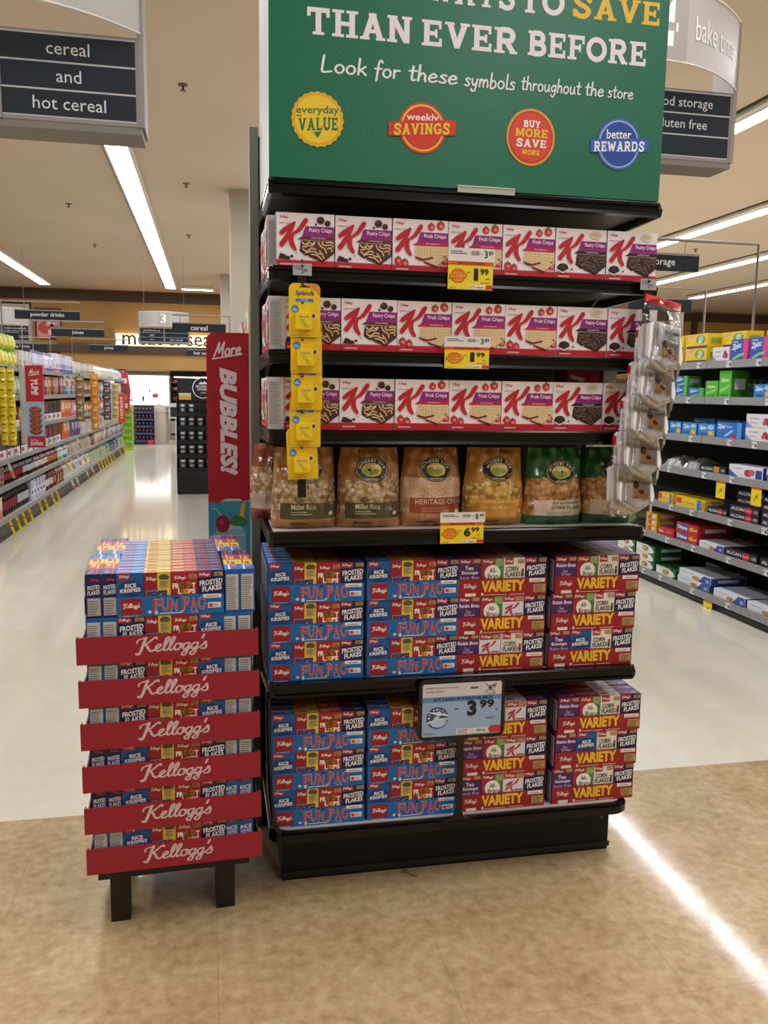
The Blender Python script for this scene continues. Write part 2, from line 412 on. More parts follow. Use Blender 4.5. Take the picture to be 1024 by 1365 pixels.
# ------------------------------------------------------------------ structure
def floor_mat(name, stops, sc, rough, seam, tile, seamcol):
    m, nt, b = newmat(name)
    tc = node(nt, 'ShaderNodeTexCoord'); co = tc.outputs['Object']
    n1 = noise(nt, co, sc, 5, .62); n2 = noise(nt, co, sc * 6.5, 4, .6)
    mm = node(nt, 'ShaderNodeMath', operation='MULTIPLY_ADD'); mm.inputs[1].default_value = .6
    nt.links.new(n2, mm.inputs[0])
    m2 = node(nt, 'ShaderNodeMath', operation='MULTIPLY'); m2.inputs[1].default_value = .42
    nt.links.new(n1, m2.inputs[0]); nt.links.new(m2.outputs[0], mm.inputs[2])
    c = ramp(nt, mm.outputs[0], stops)
    br = node(nt, 'ShaderNodeTexBrick'); br.offset = 0.0
    br.inputs['Scale'].default_value = 1.0; br.inputs['Brick Width'].default_value = tile; br.inputs['Row Height'].default_value = tile
    br.inputs['Mortar Size'].default_value = .0022; br.inputs['Mortar Smooth'].default_value = .3
    br.inputs['Color1'].default_value = (0, 0, 0, 1); br.inputs['Color2'].default_value = (.12, .12, .12, 1); br.inputs['Mortar'].default_value = (1, 1, 1, 1)
    nt.links.new(co, br.inputs[0])
    mu = node(nt, 'ShaderNodeMath', operation='MULTIPLY'); mu.inputs[1].default_value = seam
    nt.links.new(br.outputs[0], mu.inputs[0])
    nt.links.new(mixc(nt, mu.outputs[0], c, seamcol), b.inputs['Base Color'])
    b.inputs['Coat Weight'].default_value = .75; b.inputs['Coat Roughness'].default_value = rough[0]
    rr = node(nt, 'ShaderNodeMapRange'); rr.inputs[3].default_value = .3; rr.inputs[4].default_value = .45; b.inputs['Specular IOR Level'].default_value = .2
    nt.links.new(n1, rr.inputs[0]); nt.links.new(rr.outputs[0], b.inputs['Roughness'])
    bp = node(nt, 'ShaderNodeBump'); bp.inputs['Strength'].default_value = .03; bp.inputs['Distance'].default_value = .01
    nt.links.new(noise(nt, co, 3.2, 2), bp.inputs['Height']); nt.links.new(bp.outputs[0], b.inputs['Normal'])
    r2 = node(nt, 'ShaderNodeMapRange'); r2.inputs[1].default_value = .3; r2.inputs[2].default_value = .7; r2.inputs[3].default_value = rough[0]; r2.inputs[4].default_value = rough[1]
    n3 = noise(nt, co, 9, 5, .7); nt.links.new(n3, r2.inputs[0]); nt.links.new(r2.outputs[0], b.inputs['Coat Roughness'])
    b2 = node(nt, 'ShaderNodeBump'); b2.inputs['Strength'].default_value = .006; b2.inputs['Distance'].default_value = .01
    nt.links.new(n3, b2.inputs['Height']); nt.links.new(b2.outputs[0], b.inputs['Coat Normal'])
    return m
FL_TAN = floor_mat('tan_vinyl_tile', [(.32, '#94794e'), (.46, '#b29769'), (.56, '#bfa579'), (.7, '#d0b78e')], 4.4, (.055, .11), .3, .61, '#85694a')
FL_WHITE = floor_mat('cream_vinyl_tile', [(.3, '#dad2bb'), (.5, '#e1dac4'), (.72, '#e6dfcb')], 1.3, (.05, .12), .12, .61, '#bdb5a5')
FL_BROWN = floor_mat('brown_deli_tile', [(.3, '#8b7a66'), (.5, '#a08e78'), (.7, '#b09e88')], 1.2, (.08, .12), .5, .4, '#6d5f50')
def plaster(name, a, b_, sc=1.2, r=.85):
    m, nt, b = newmat(name); co = objco(nt)
    nt.links.new(ramp(nt, noise(nt, co, sc, 3), [(.35, a), (.65, b_)]), b.inputs['Base Color']); b.inputs['Roughness'].default_value = r
    return m
CEIL = plaster('ceiling_paint', '#cfbaa4', '#d5c0aa', .5)
TAN_WALL = plaster('tan_wall_paint', '#b58a4e', '#bd9258', .8)
CREAM_WALL = plaster('cream_wall_paint', '#d9c49b', '#dfcba4', .8)
STONE_WALL = plaster('stone_wall', '#a08a70', '#b39c80', 2.5)
DARK_TRIM = K('#4d3a2a', .6)
X0, X1, Y0, Y1 = -13.0, 22.0, -7.0, 31.0
BW = 27.5
m = MB(); m.box(X0, X1, Y0, 3.08, -.1, 0, FL_TAN); struct(m, 'floor')
m = MB(); m.box(X0, X1, 3.08, 24.7, -.1, 0, FL_WHITE); struct(m, 'floor')
m = MB(); m.box(X0, X1, 24.7, Y1, -.1, 0, FL_BROWN); struct(m, 'floor')
m = MB(); m.box(X0, X1, Y0, Y1, CEIL_Z, CEIL_Z + .1, CEIL); struct(m, 'ceiling')
m = MB(); m.box(X0 - .1, X0, Y0, Y1, 0, CEIL_Z, CREAM_WALL); struct(m, 'wall_left')
m = MB(); m.box(X1, X1 + .1, Y0, Y1, 0, CEIL_Z, CREAM_WALL); struct(m, 'wall_right')
m = MB(); m.box(X0, X1, Y0 - .1, Y0, 0, CEIL_Z, CREAM_WALL); struct(m, 'wall_front')
m = MB(); m.box(X0, X1, 30.9, 31, 0, 2.2, CREAM_WALL); m.box(X0, -1.35, 30.86, 30.9, 2.0, 2.2, STONE_WALL); struct(m, 'wall_back')
m = MB(); m.box(X0, X1, BW, BW + .3, 2.15, CEIL_Z, TAN_WALL); m.box(X0, X1, BW + .3, Y1, 2.15, 2.25, CREAM_WALL); struct(m, 'wall_back_upper')
m = MB(); m.box(X0, X1, BW - .06, BW, 4.17, 4.46, DARK_TRIM); struct(m, 'trim_1')
m = MB(); m.box(X0, X1, BW - .12, BW, 2.63, 2.85, DARK_TRIM); struct(m, 'trim_2')
for i, x in enumerate((16.5, 11.9)):
    m = MB(); m.box(x, x + .22, BW - .05, BW, 2.85, 4.17, DARK_TRIM); struct(m, 'trim_%d' % (3 + i))
for i, (x, y) in enumerate(((.48, 13.4), (.46, 22.9), (13.9, 24.0))):
    m = MB(); p = .16
    m.prism([(x - p, y - p + .02), (x - p + .02, y - p), (x + p - .02, y - p), (x + p, y - p + .02), (x + p, y + p), (x - p, y + p)], 'z', 0, CEIL_Z, K('#b3ab98', .6)); struct(m, 'column_%d' % (i + 1))

# ------------------------------------------------------------------ ceiling lights: long surface strips
TUBE = K('#f0f4ff', .5, emit=TUBE_STRENGTH, name='tube_diffuser')
HOUS = K('#e2dccf', .5)
TUBE_FAR = K('#f0f4fe', .5, emit=TUBE_STRENGTH * .6, name='tube_diffuser_dim')
def strip(x, ya, yb, label, across=False, wd=.26):
    TUBE_ = TUBE if x < 7 else TUBE_FAR
    t = thing('ceiling_light', label, 'ceiling light', (x, (ya + yb) / 2, CEIL_Z), PI / 2 if across else 0, 'ceiling light strips')
    L = (yb - ya) / 2
    m = MB(); h = wd / 2 + .04
    m.prism([(-h, 0), (-h, -.05), (-h + .03, -.07), (h - .03, -.07), (h, -.05), (h, 0)], 'y', -L, L, HOUS)
    m.box(-h - .04, -h, -L, L, -.012, 0, K('#3a322a' if x > 1 else '#a9988a', .8))  # dark strip standing in for the shaded gap beside the housing
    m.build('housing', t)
    m = MB(); n = max(1, int(2 * L / 1.22)); s = 2 * L / n
    for k in range(n): m.box(-wd / 2, wd / 2, -L + k * s + .012, -L + (k + 1) * s - .012, -.085, -.07, HOUS, skip='u', d=TUBE_)
    m.build('diffuser', t)
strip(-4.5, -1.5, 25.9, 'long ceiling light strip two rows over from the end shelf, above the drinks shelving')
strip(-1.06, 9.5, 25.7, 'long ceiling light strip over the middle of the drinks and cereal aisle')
strip(-1.06, -.5, 7.1, 'added unseen ceiling light strip over the aisle mouth, above the cereal and hot cereal sign')  # front fixture out of view, added to brighten the left side
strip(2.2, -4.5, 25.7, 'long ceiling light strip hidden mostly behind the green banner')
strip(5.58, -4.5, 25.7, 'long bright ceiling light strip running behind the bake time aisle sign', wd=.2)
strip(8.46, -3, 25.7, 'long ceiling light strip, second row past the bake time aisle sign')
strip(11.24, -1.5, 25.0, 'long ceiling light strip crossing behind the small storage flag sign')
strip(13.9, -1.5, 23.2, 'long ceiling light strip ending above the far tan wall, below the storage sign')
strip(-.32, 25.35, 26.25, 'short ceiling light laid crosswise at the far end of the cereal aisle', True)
for i, (x, y) in enumerate(((-.22, 9.0), (-.3, 13.1), (-.36, 17.3), (-2.2, 15.0), (-2.3, 19.0), (6.9, 9.3), (9.6, 16.0))):
    t = tag(MB().build('sprinkler_head') if False else bpy.data.objects.new('sprinkler_head', None), 'small brass ceiling sprinkler, %s, between light strips' % (
        ['closest to the green banner', 'second along the cereal aisle', 'third along the cereal aisle', 'over the drinks shelving', 'over the far drinks shelving', 'past the bake time sign', 'over the far storage aisle'][i]), 'sprinkler', 'ceiling sprinklers')
    COL.objects.link(t); t.location = (x, y, CEIL_Z)
    m = MB(); m.lathe([(.001, 0), (.05, 0), (.045, -.012), (.012, -.014)], K('#6f675c', .4, .5), 10); m.build('escutcheon', t)
    m = MB(); m.lathe([(.011, -.01), (.011, -.05), (.03, -.055), (.03, -.06), (.001, -.062)], K('#5c4a3a', .4, .5), 8); m.build('deflector', t)
# ------------------------------------------------------------------ end-of-aisle shelving
EX0, EX1, EY, EB = .163, 1.337, 2.42, 2.93
SHZ = [.225, .69, 1.145, 1.442, 1.667, 1.895, 2.125]
SHELF_STEEL = K('#1c1b19', .45)
SHELF_UNDER = K('#5b574d', .45)
RAILB = K('#040405', .22, spec=.35)
CHROME = K('#8d8b86', .18, .9)
e = thing('gondola_end_shelving', 'tall black six-shelf end-of-aisle display stocked with cereal', 'shelving', (0, 0, 0))
def rr(x0, x1, y0, y1, r, n=5):
    pts = []
    for cx, cy, a in ((x0 + r, y0 + r, 180), (x1 - r, y0 + r, 270)):
        pts += [(cx + r * math.cos(math.radians(a + 90 * k / n)), cy + r * math.sin(math.radians(a + 90 * k / n))) for k in range(n + 1)]
    return pts + [(x1, y1), (x0, y1)]
m = MB(); m.box(.205, 1.325, 2.53, 2.93, 0, .185, K('#070708', .5, spec=.3)); m.box(.2, 1.33, 2.526, 2.53, .012, .03, BLACK)
m.front(1.29, 2.53, .14); g = m.reg(0, 0, .02, .02); g.ell(.5, .5, .3, .3, '#cfcac0', 1); g.ell(.5, -1.1, .3, .3, '#4a4744', 1)
m.build('base', e)
m = MB(); m.prism(rr(EX0, EX1, EY, EB, .05), 'z', .185, .222, K('#060607', .3, spec=.35)); m.prism(rr(EX0 + .012, EX1 - .012, EY + .014, EB, .045), 'z', .222, .225, K('#b9b3a8', .5))
dk = m.build('deck', e)
m = MB(); m.prism(rr(EX0 - .006, EX1 + .006, EY - .008, EY + .05, .055), 'z', .192, .216, RAILB); m.build('bumper', dk)
m = MB(); m.box(.15, EX1 + .012, 2.93, 2.955, 0, 2.37, K('#2a2a27', .6), l=K('#7c8277', .6)); m.box(.72, .74, 2.925, 2.93, .2, 2.3, K('#4a4841', .5)); m.build('back_panel', e)
for x in (.135, EX1 + .012):
    m = MB(); m.box(x, x + .028, 2.9, 2.97, 0, 2.39, K('#767b70', .5, .2)); m.build('upright', e)
for i, z in enumerate(SHZ[1:]):
    deep = EB
    m = MB()
    m.box(EX0 + .012, EX1 - .012, EY + .03, deep, z - .02, z, SHELF_STEEL, u=K('#b5ada2', .5), d=SHELF_UNDER)
    for xx in (EX0 + .02, .745, EX1 - .036): m.prism([(EB - .16, z - .02), (EB - .01, z - .02), (EB - .01, z - .075), (EB - .04, z - .075)], 'x', xx, xx + .008, SHELF_UNDER)
    sh = m.build('shelf', e)
    m = MB()
    h = .042 if i < 2 else .04
    prof = [(EY, z - .004), (EY, z - .012), (EY + .008, z - .014), (EY + .008, z - h + .01), (EY, z - h + .008), (EY - .002, z - h), (EY + .03, z - h), (EY + .03, z), (EY + .004, z)]
    m.prism(prof, 'x', EX0 + .012, EX1 - .012, RAILB)
    m.build('price_rail', sh)
    for x, sgn in ((EX0, 1), (EX1, -1)):
        m = MB()
        xa, xb = min(x, x + sgn * .012), max(x, x + sgn * .012)
        m.prism([(EY + .012, z - .012), (EY + .004, z - .02), (EY + .012, z - h), (EB - .02, z - h - .012), (EB - .02, z - .002), (EY + .02, z - .002)], 'x', xa, xb, BLACKG)
        m.box(xa - .002, xb + .002, EY + .04, EB - .03, z - .012, z - .007, CHROME); m.box(xa - .002, xb + .002, EY + .04, EB - .03, z - h + .002, z - h + .007, CHROME)
        m.build('end_rail', sh)
for x in (EX0 - .004,):                                            # bent side guard of the lower bay
    m = MB(); m.tube([(x, EY + .02, .66), (x, EY + .012, .5), (x + .004, EY + .006, .34), (x + .012, EY, .26), (x + .03, EY - .004, .222)], .007, BLACKG, 8)
    m.tube([(x, EY + .02, .66), (x - .002, EY + .3, .63)], .006, BLACKG, 8)
    m.build('side_guard', e)

# ------------------------------------------------------------------ green banner on top
GREEN, nt, b = newmat('green_printed_board')
co = objco(nt, (1, 1, 1))
wv = node(nt, 'ShaderNodeTexWave', wave_type='BANDS', bands_direction='DIAGONAL'); wv.inputs['Scale'].default_value = 40; wv.inputs['Distortion'].default_value = 6; wv.inputs['Detail'].default_value = 2; wv.inputs['Detail Scale'].default_value = 3
nt.links.new(co, wv.inputs[0])
nt.links.new(ramp(nt, wv.outputs[1], [(.2, '#0d6b4a'), (.8, '#117552')]), b.inputs['Base Color']); b.inputs['Roughness'].default_value = .38
HB0, HB1, HZ0, HZ1 = .165, 1.322, 2.128, 2.86
hd = thing('header_banner', 'big green savings banner with yellow and white lettering above the cereal shelves', 'banner', (HB0, 2.425, HZ0))
W, H = HB1 - HB0, HZ1 - HZ0
m = MB(); m.box(0, W, .004, .42, 0, H, K('#d8d8d2', .5), f=GREEN); m.build('banner_box', hd)
m = MB(); m.box(0, W, 0, .004, 0, H, GREEN)
m.front(0, 0, 0)
def A(x, z): return (x - HB0, z - HZ0)
def atext(t, x0, z0, x1, z1, c, **k):
    g = m.reg(x0 - HB0, z0 - HZ0, x1 - x0, z1 - z0); g.text(t, 0, 0, 1, 1, c, 1, **k)
for t, x0, x1 in (('THAN', .268, .556), ('EVER', .584, .862), ('BEFORE', .893, 1.255)): atext(t, x0, 2.5, x1, 2.569, '#f6eef0', font='slab')
for t, x0, x1, c in (('WAYS', .6, .852, '#f6eef0'), ('TO', .866, .998, '#f6eef0'), ('SAVE', 1.022, 1.292, '#f2c414')): atext(t, x0, 2.612, x1, 2.681, c, font='slab')
for t, x0, x1, z0, z1 in (('Look', .305, .432, 2.405, 2.452), ('for', .452, .527, 2.395, 2.452), ('these', .548, .69, 2.404, 2.45), ('symbols', .708, .86, 2.39, 2.447), ('throughout', .876, 1.06, 2.394, 2.447), ('the', 1.07, 1.13, 2.407, 2.447), ('store', 1.14, 1.222, 2.407, 2.44)):
    atext(t, x0, z0, x1, z1, '#f4f4f0', font='hand', weight=.23, shear=.08, res=3)
def badge(cx, cz, r):
    return m.reg(cx - r - HB0, cz - r - HZ0, 2 * r, 2 * r)
g = badge(.297, 2.284, .073)
g.ell(.5, .5, .5, .5, '#e8b71d', 1, 48, wave=-.05); g.ell(.5, .5, .43, .43, '#f6d22a', 2, 40, wave=-.03)
g.text('everyday', .1, .56, .9, .74, '#1d7a4c', 3, bold=.012, tilt=.05); g.text('VALUE', .14, .3, .88, .55, '#1d7a4c', 3, font='slab', tilt=.06)
g.rect(.1, .53, .2, .55, '#1d7a4c', 3); g.poly([(.42, .27), (.58, .29), (.5, .17)], '#1d7a4c', 3)
g = badge(.591, 2.283, .068)
g.ell(.5, .5, .5, .5, '#d8331f', 1, 40); g.ell(.5, .5, .46, .46, '#f5c62c', 2, 40); g.ell(.5, .5, .42, .42, '#d8331f', 3, 40)
g.text('weekly', .16, .6, .84, .78, '#fff6f0', 4, bold=.015, tilt=.02)
g.poly([(-.2, .3), (1.19, .4), (1.22, .68), (1.16, .67), (1.16, .7), (-.16, .58), (-.16, .55), (-.22, .55)], '#d8331f', 4); g.text('SAVINGS', -.1, .36, 1.08, .6, '#f6d22a', 5, font='slab', tilt=.09)
g = badge(.911, 2.281, .078)
g.ell(.5, .5, .47, .5, '#e8a81e', 1, 40); g.ell(.5, .5, .43, .46, '#c93a1c', 2, 40); g.ell(.5, .5, .4, .43, '#e2461f', 3, 40)
g.text('BUY', .35, .67, .68, .8, '#fff', 4, font='slab'); g.text('MORE', .2, .5, .82, .65, '#f6d22a', 4, font='slab'); g.text('SAVE', .22, .32, .8, .47, '#fff', 4, font='slab'); g.text('MORE', .34, .19, .68, .28, '#f6d22a', 4, font='slab')
g = badge(1.184, 2.281, .072)
g.ell(.5, .5, .48, .5, '#3a6ec0', 1, 40); g.ell(.5, .5, .44, .46, '#a8c0ea', 2, 40); g.ell(.5, .5, .41, .43, '#1c4aa6', 3, 40)
g.text('better', .22, .6, .76, .78, '#fff', 4, bold=.012, tilt=.02)
g.poly([(-.12, .3), (1.16, .4), (1.16, .62), (1.12, .62), (1.12, .66), (-.08, .56), (-.12, .54)], '#2c5fc0', 4); g.text('REWARDS', -.05, .35, 1.06, .56, '#fff', 5, font='slab', tilt=.07)
m.build('printed_panel', hd)
m = MB(); m.box(.53, .7, -.012, -.009, -.012, .004, K('#b9c4b6', .2)); m.box(.53, .7, -.014, -.001, .004, .007, K('#d7ddd2', .2)); m.build('clear_clip', hd)
# ------------------------------------------------------------------ cereal multipacks
RED, BLUE, NAVY, YEL, PURP, TANB = '#a01c27', '#0d5ca6', '#151d55', '#ecd043', '#4c2068', '#b29660'
def mini(g, kind, L=1):
    if kind == 'rice':
        g.rect(0, 0, 1, 1, BLUE, L); g.rect(.06, .74, .5, 1, '#b4222e', L + 1); g.text('Kellogg', .1, .8, .46, .95, '#fff', L + 2, font='kellogg', res=1)
        g.ell(.5, .36, .46, .34, '#0b3d79', L + 1, 20); g.text('RICE', .3, .4, .72, .58, '#f2f4f6', L + 2, bold=.03, tilt=.03); g.text('KRISPIES', .12, .2, .88, .37, '#f2f4f6', L + 2, bold=.03, tilt=.05)
    elif kind == 'pops':
        g.rect(0, 0, .5, 1, '#9c1a25', L); g.rect(.5, 0, 1, 1, YEL, L); g.text('Kellogg', .08, .64, .46, .84, '#fff', L + 1, font='kellogg', res=1)
        g.ell(.75, .8, .2, .14, '#5a5338', L + 1, 14); g.rect(.56, .36, .94, .7, '#c0b26a', L + 1); g.lines(.6, .4, .9, .66, 4, '#7b7346', L + 2)
        g.text('CORN', .16, .2, .44, .32, '#3d58b4', L + 2, bold=.02, tilt=.04); g.outl('POPS!', .1, -.02, .86, .24, '#20266f', '#e8d7a0', L + 2, bold=.07, ob=.1, tilt=.03)
        g.ell(.7, .3, .12, .06, '#d9b04a', L + 1, 8)
    elif kind == 'froot':
        g.rect(0, 0, 1, 1, '#ad1c24', L); g.text('Kellogg', .12, .66, .56, .84, '#fff', L + 1, font='kellogg', res=1); g.rect(.68, .7, .98, .9, TANB, L + 1); g.lines(.72, .73, .94, .88, 3, '#6f5c34', L + 2)
        for t, x in (('FR', .06), ('T', .78)): g.text(t, x, .28, x + (.26 if t == 'FR' else .15), .52, '#f7f1e6', L + 2, bold=.05)
        for cx, cc in ((.42, '#5e7c2b'), (.57, '#6b3d24'), (.66, '#7d8e35')): g.ell(cx, .45, .11, .13, cc, L + 2, 12); g.ell(cx, .45, .045, .055, '#ad1c24', L + 3, 8)
        g.text('L', .26, .04, .4, .26, '#f7f1e6', L + 2, bold=.05); g.text('PS', .64, .04, .92, .26, '#f7f1e6', L + 2, bold=.05)
        for cx, cc in ((.46, '#d98b2b'), (.58, '#e2c22e')): g.ell(cx, .15, .085, .11, cc, L + 2, 12); g.ell(cx, .15, .035, .045, '#ad1c24', L + 3, 8)
    elif kind == 'frosted':
        g.rect(0, 0, 1, 1, NAVY, L); g.rect(0, .72, .52, 1, '#a32430', L + 1); g.text('Kellogg', .05, .78, .46, .94, '#fff', L + 2, font='kellogg', res=1); g.rect(.64, .78, .97, .96, TANB, L + 1); g.lines(.67, .81, .94, .94, 3, '#6f5c34', L + 2)
        g.outl('FROSTED', .08, .4, .95, .64, '#f2f3f6', '#0d1233', L + 2, tilt=.1); g.outl('FLAKES', .18, .14, .92, .38, '#f2f3f6', '#0d1233', L + 2, tilt=.1)
    elif kind == 'raisin':
        g.rect(0, 0, 1, 1, PURP, L); g.rect(0, .74, 1, 1, '#97203a', L + 1); g.text('Kellogg', .08, .78, .5, .94, '#fff', L + 2, font='kellogg', res=1); g.rect(.66, .8, .96, .97, TANB, L + 2)
        g.rect(.02, .46, .98, .66, '#6d2b78', L + 1); g.text('Raisin Bran', .06, .48, .95, .66, '#f0eaf2', L + 2, bold=.02)
        g.text('Two', .36, .18, .58, .36, '#d8c7e4', L + 2, font='sans', shear=.3); g.text('Scoops', .28, .02, .76, .2, '#d8c7e4', L + 2, shear=.3)
    elif kind == 'twoscoops':
        g.rect(0, 0, 1, 1, PURP, L); g.rect(0, .74, 1, 1, '#97203a', L + 1); g.text('Kellogg', .08, .78, .5, .94, '#fff', L + 2, font='kellogg', res=1); g.rect(.66, .8, .96, .97, TANB, L + 2)
        g.outl('Two', .28, .44, .66, .66, '#efe6f4', '#34134e', L + 2); g.outl('Scoops', .12, .2, .86, .42, '#efe6f4', '#34134e', L + 2); g.text('Raisin Bran', .08, .01, .92, .15, '#d8c7e4', L + 2)
    elif kind == 'allbran':
        g.rect(0, 0, 1, 1, '#a92732', L); g.rect(.62, 0, 1, .98, '#4a8a38', L + 1); g.rect(.66, .62, 1, .98, '#93b06a', L + 2); g.text('Kellogg', .08, .76, .54, .93, '#fff', L + 2, font='kellogg', res=1)
        g.ell(.52, .28, .36, .4, '#f3f1ea', L + 3, 22); g.text('All-', .38, .3, .68, .52, '#2b2f2a', L + 4, bold=.01); g.text('Bran', .3, .02, .78, .24, '#2b2f2a', L + 4, bold=.01)
    elif kind == 'corn':
        g.rect(0, 0, 1, 1, '#ece7db', L); g.rect(.08, .68, .46, 1, '#b4222e', L + 1); g.text('Kellogg', .11, .76, .43, .92, '#fff', L + 2, font='kellogg', res=1); g.rect(.66, .72, .96, .93, TANB, L + 1)
        g.text('CORN', .12, .34, .68, .58, '#23302b', L + 2, bold=.02, tilt=.03); g.text('FLAKES', .1, .08, .78, .31, '#23302b', L + 2, bold=.02, tilt=.03); g.ell(.88, .2, .07, .16, '#2c6b3d', L + 1, 8); g.rect(.84, .3, .94, .46, '#b4222e', L + 2)
    elif kind == 'kay':
        g.rect(0, 0, 1, 1, '#dfe6ee', L); g.rect(.04, .7, .96, .98, '#b4222e', L + 1); g.text('Kellogg', .1, .76, .56, .93, '#fff', L + 2, font='kellogg', res=1)
        g.rect(.62, .74, .92, .94, TANB, L + 2); bigk(g.sub(.1, .02, .8, .66), L + 2, 2); g.rect(.58, .06, .94, .12, '#b4222e', L + 2)
def bigk(g, L, sm=4, c='#c41f2b'):
    g.line([(.1, .52), (.25, .63), (.42, .74), (.55, .84)], [.13, .15, .12, .07], c, L, True, sm)
    g.line([(.55, .84), (.43, .62), (.27, .38), (.11, .18)], [.07, .12, .15, .16], c, L, True, sm)
    g.line([(.93, .92), (.84, .8), (.7, .63), (.49, .5)], [.14, .15, .12, .05], c, L, True, sm)
    g.line([(.5, .52), (.44, .36), (.46, .2), (.57, .05)], [.07, .14, .15, .1], c, L, True, sm)
PW, PD, PH = .286, .083, .119
TOPC = {'rice': ('#2d7cc4', '#e9eef4'), 'pops': ('#e8cf3a', '#c63a34'), 'froot': ('#cb3037', '#e6c65a'), 'frosted': ('#27306b', '#b9343f'), 'raisin': ('#5d2d76', '#a33246'), 'twoscoops': ('#5d2d76', '#a33246'), 'allbran': ('#a93a40', '#e7e4dc'), 'corn': ('#ebe5d8', '#b8323a'), 'kay': ('#d9dfe8', '#b8323a')}
ENDC = {'rice': BLUE, 'frosted': NAVY, 'raisin': PURP, 'twoscoops': PURP}
def endface(m, kind, named):                                        # the two small boxes seen end-on
    for k in range(2):
        g = m.reg(k * PD / 2, 0, PD / 2, PH)
        g.rect(0.015, 0, .985, 1, ENDC.get(kind, NAVY), 1)
        if named:
            g.text('Kellogg', .3, .84, .85, .92, '#d64b52', 2, font='kellogg', res=1)
            for t, a in (('RICE', .66), ('KRISPIES', .54)) if kind == 'rice' else (('FROSTED', .66), ('FLAKES', .54)): g.text(t, .12, a, .88, a + .1, '#eef0f4', 2, bold=.02, tilt=.03)
            g.rect(.1, .05, .9, .46, '#b4b4b8' if kind != 'rice' else '#b4303a', 2); g.lines(.14, .08, .86, .43, 6, '#7d7d84' if kind != 'rice' else '#e7c3c4', 3, seed=k)
        else:
            g.rect(.1, .05, .9, .9, '#c9c9c6', 2); g.lines(.15, .08, .84, .86, 15, '#84858a', 3, .5, k + 3)
def pack_mesh(kinds, fun, named):
    m = MB()
    body = '#1a6fb5' if fun else '#a3202c'
    m.box(-PW / 2, PW / 2, 0, PD, 0, PH, body, b='#6d6a70')
    m.front(-PW / 2, 0, 0)
    q = PW / 4
    order = (0, 1, 2, 3)
    for i, k in enumerate(kinds): mini(m.reg(i * q, PH * .46, q, PH * .54), k)
    for i in range(1, 4): m.reg(i * q - .0006, PH * .46, .0012, PH * .54).rect(0, 0, 1, 1, '#1d1a22', 5)
    g = m.reg(0, 0, PW, PH * .47)
    if fun:
        g.rect(0, 0, 1, 1, '#1069b2', 7); g.rect(.035, .1, .225, .9, '#9c1a25', 8); g.text('Kellogg', .055, .36, .21, .68, '#fff', 9, font='kellogg')
        for i, (t, x) in enumerate((('F', .335), ('U', .41), ('N', .49), ('P', .605), ('A', .675), ('C', .745))):
            g.outl(t, x, .22 + .03 * (i % 2), x + .072, .84 - .04 * ((i + 1) % 2), '#b5404c', '#cfa7ae', 8, bold=.0, ob=.035)
        for x, y, c in ((.55, .86, '#20265e'), (.3, .2, '#e7d7b2'), (.6, .16, '#d8a94a'), (.82, .5, '#b5763c')): g.ell(x, y, .018, .08, c, 8, 8)
        g.rect(.8, .78, .975, .98, '#e9ebec', 8); g.lines(.83, .83, .95, .95, 1, '#9a9fa6', 9); g.rect(.845, .28, .97, .56, '#eceae8', 8); g.rect(.855, .32, .89, .5, '#c3404a', 9); g.lines(.895, .34, .96, .5, 3, '#c9868a', 9)
        g.text('8', .345, .05, .375, .24, '#eef3f8', 8, bold=.03); g.lines(.39, .08, .6, .16, 1, '#cfe0ef', 8, .6); g.text('219 g', .69, .06, .75, .16, '#eef3f8', 8)
        g.lines(.05, .02, .2, .07, 1, '#cfe0ef', 8)
    else:
        g.rect(0, 0, 1, 1, '#9a1a27', 7); g.text('Kellogg', .055, .42, .2, .74, '#f6e9e6', 8, font='kellogg')
        g.text('VARIETY', .255, .25, .75, .9, '#f1c430', 8, bold=.05, tilt=.03)
        g.rect(.8, .74, .98, .95, '#efe6e2', 8); g.lines(.83, .8, .95, .9, 1, '#a99', 9); g.rect(.85, .16, .99, .62, '#b8975f', 8); g.lines(.865, .2, .975, .58, 5, '#7c6236', 9)
        g.rect(.075, .02, .195, .2, '#eadfd8', 8); g.text('8', .255, .04, .28, .22, '#f6e9e6', 8, bold=.03); g.lines(.29, .06, .55, .14, 1, '#dba7a9', 8, .6); g.lines(.58, .06, .76, .14, 1, '#dba7a9', 8, .6)
    m.topf(-PW / 2, 0, PH)
    for i, k in enumerate(kinds):
        a, b = TOPC[k]
        for j in range(2):
            g = m.reg(i * q + .0006, j * PD / 2 + .0006, q - .0012, PD / 2 - .0012)
            g.rect(0, 0, 1, 1, a, 1); g.rect(0, .62, 1, .74, b, 2); g.rect(.1, .2, .5, .5, b if k in ('pops', 'froot', 'frosted') else '#c13a40', 2); g.lines(.56, .2, .92, .52, 3, '#cfc9c2' if k != 'corn' else '#777', 3, .4, i + j)
    m.leftf(-PW / 2, PD, 0); endface(m, kinds[0], named)
    m.rightf(PW / 2, 0, 0); endface(m, kinds[-1], not named)
    return m
PLASTIC_SHEEN = None
def pack_maker(key):
    kinds, fun, named = PACKS[key]
    return lambda: tag(pack_mesh(kinds, fun, named).build('cereal_multipack', bevel=0), 'x', 'cereal box')
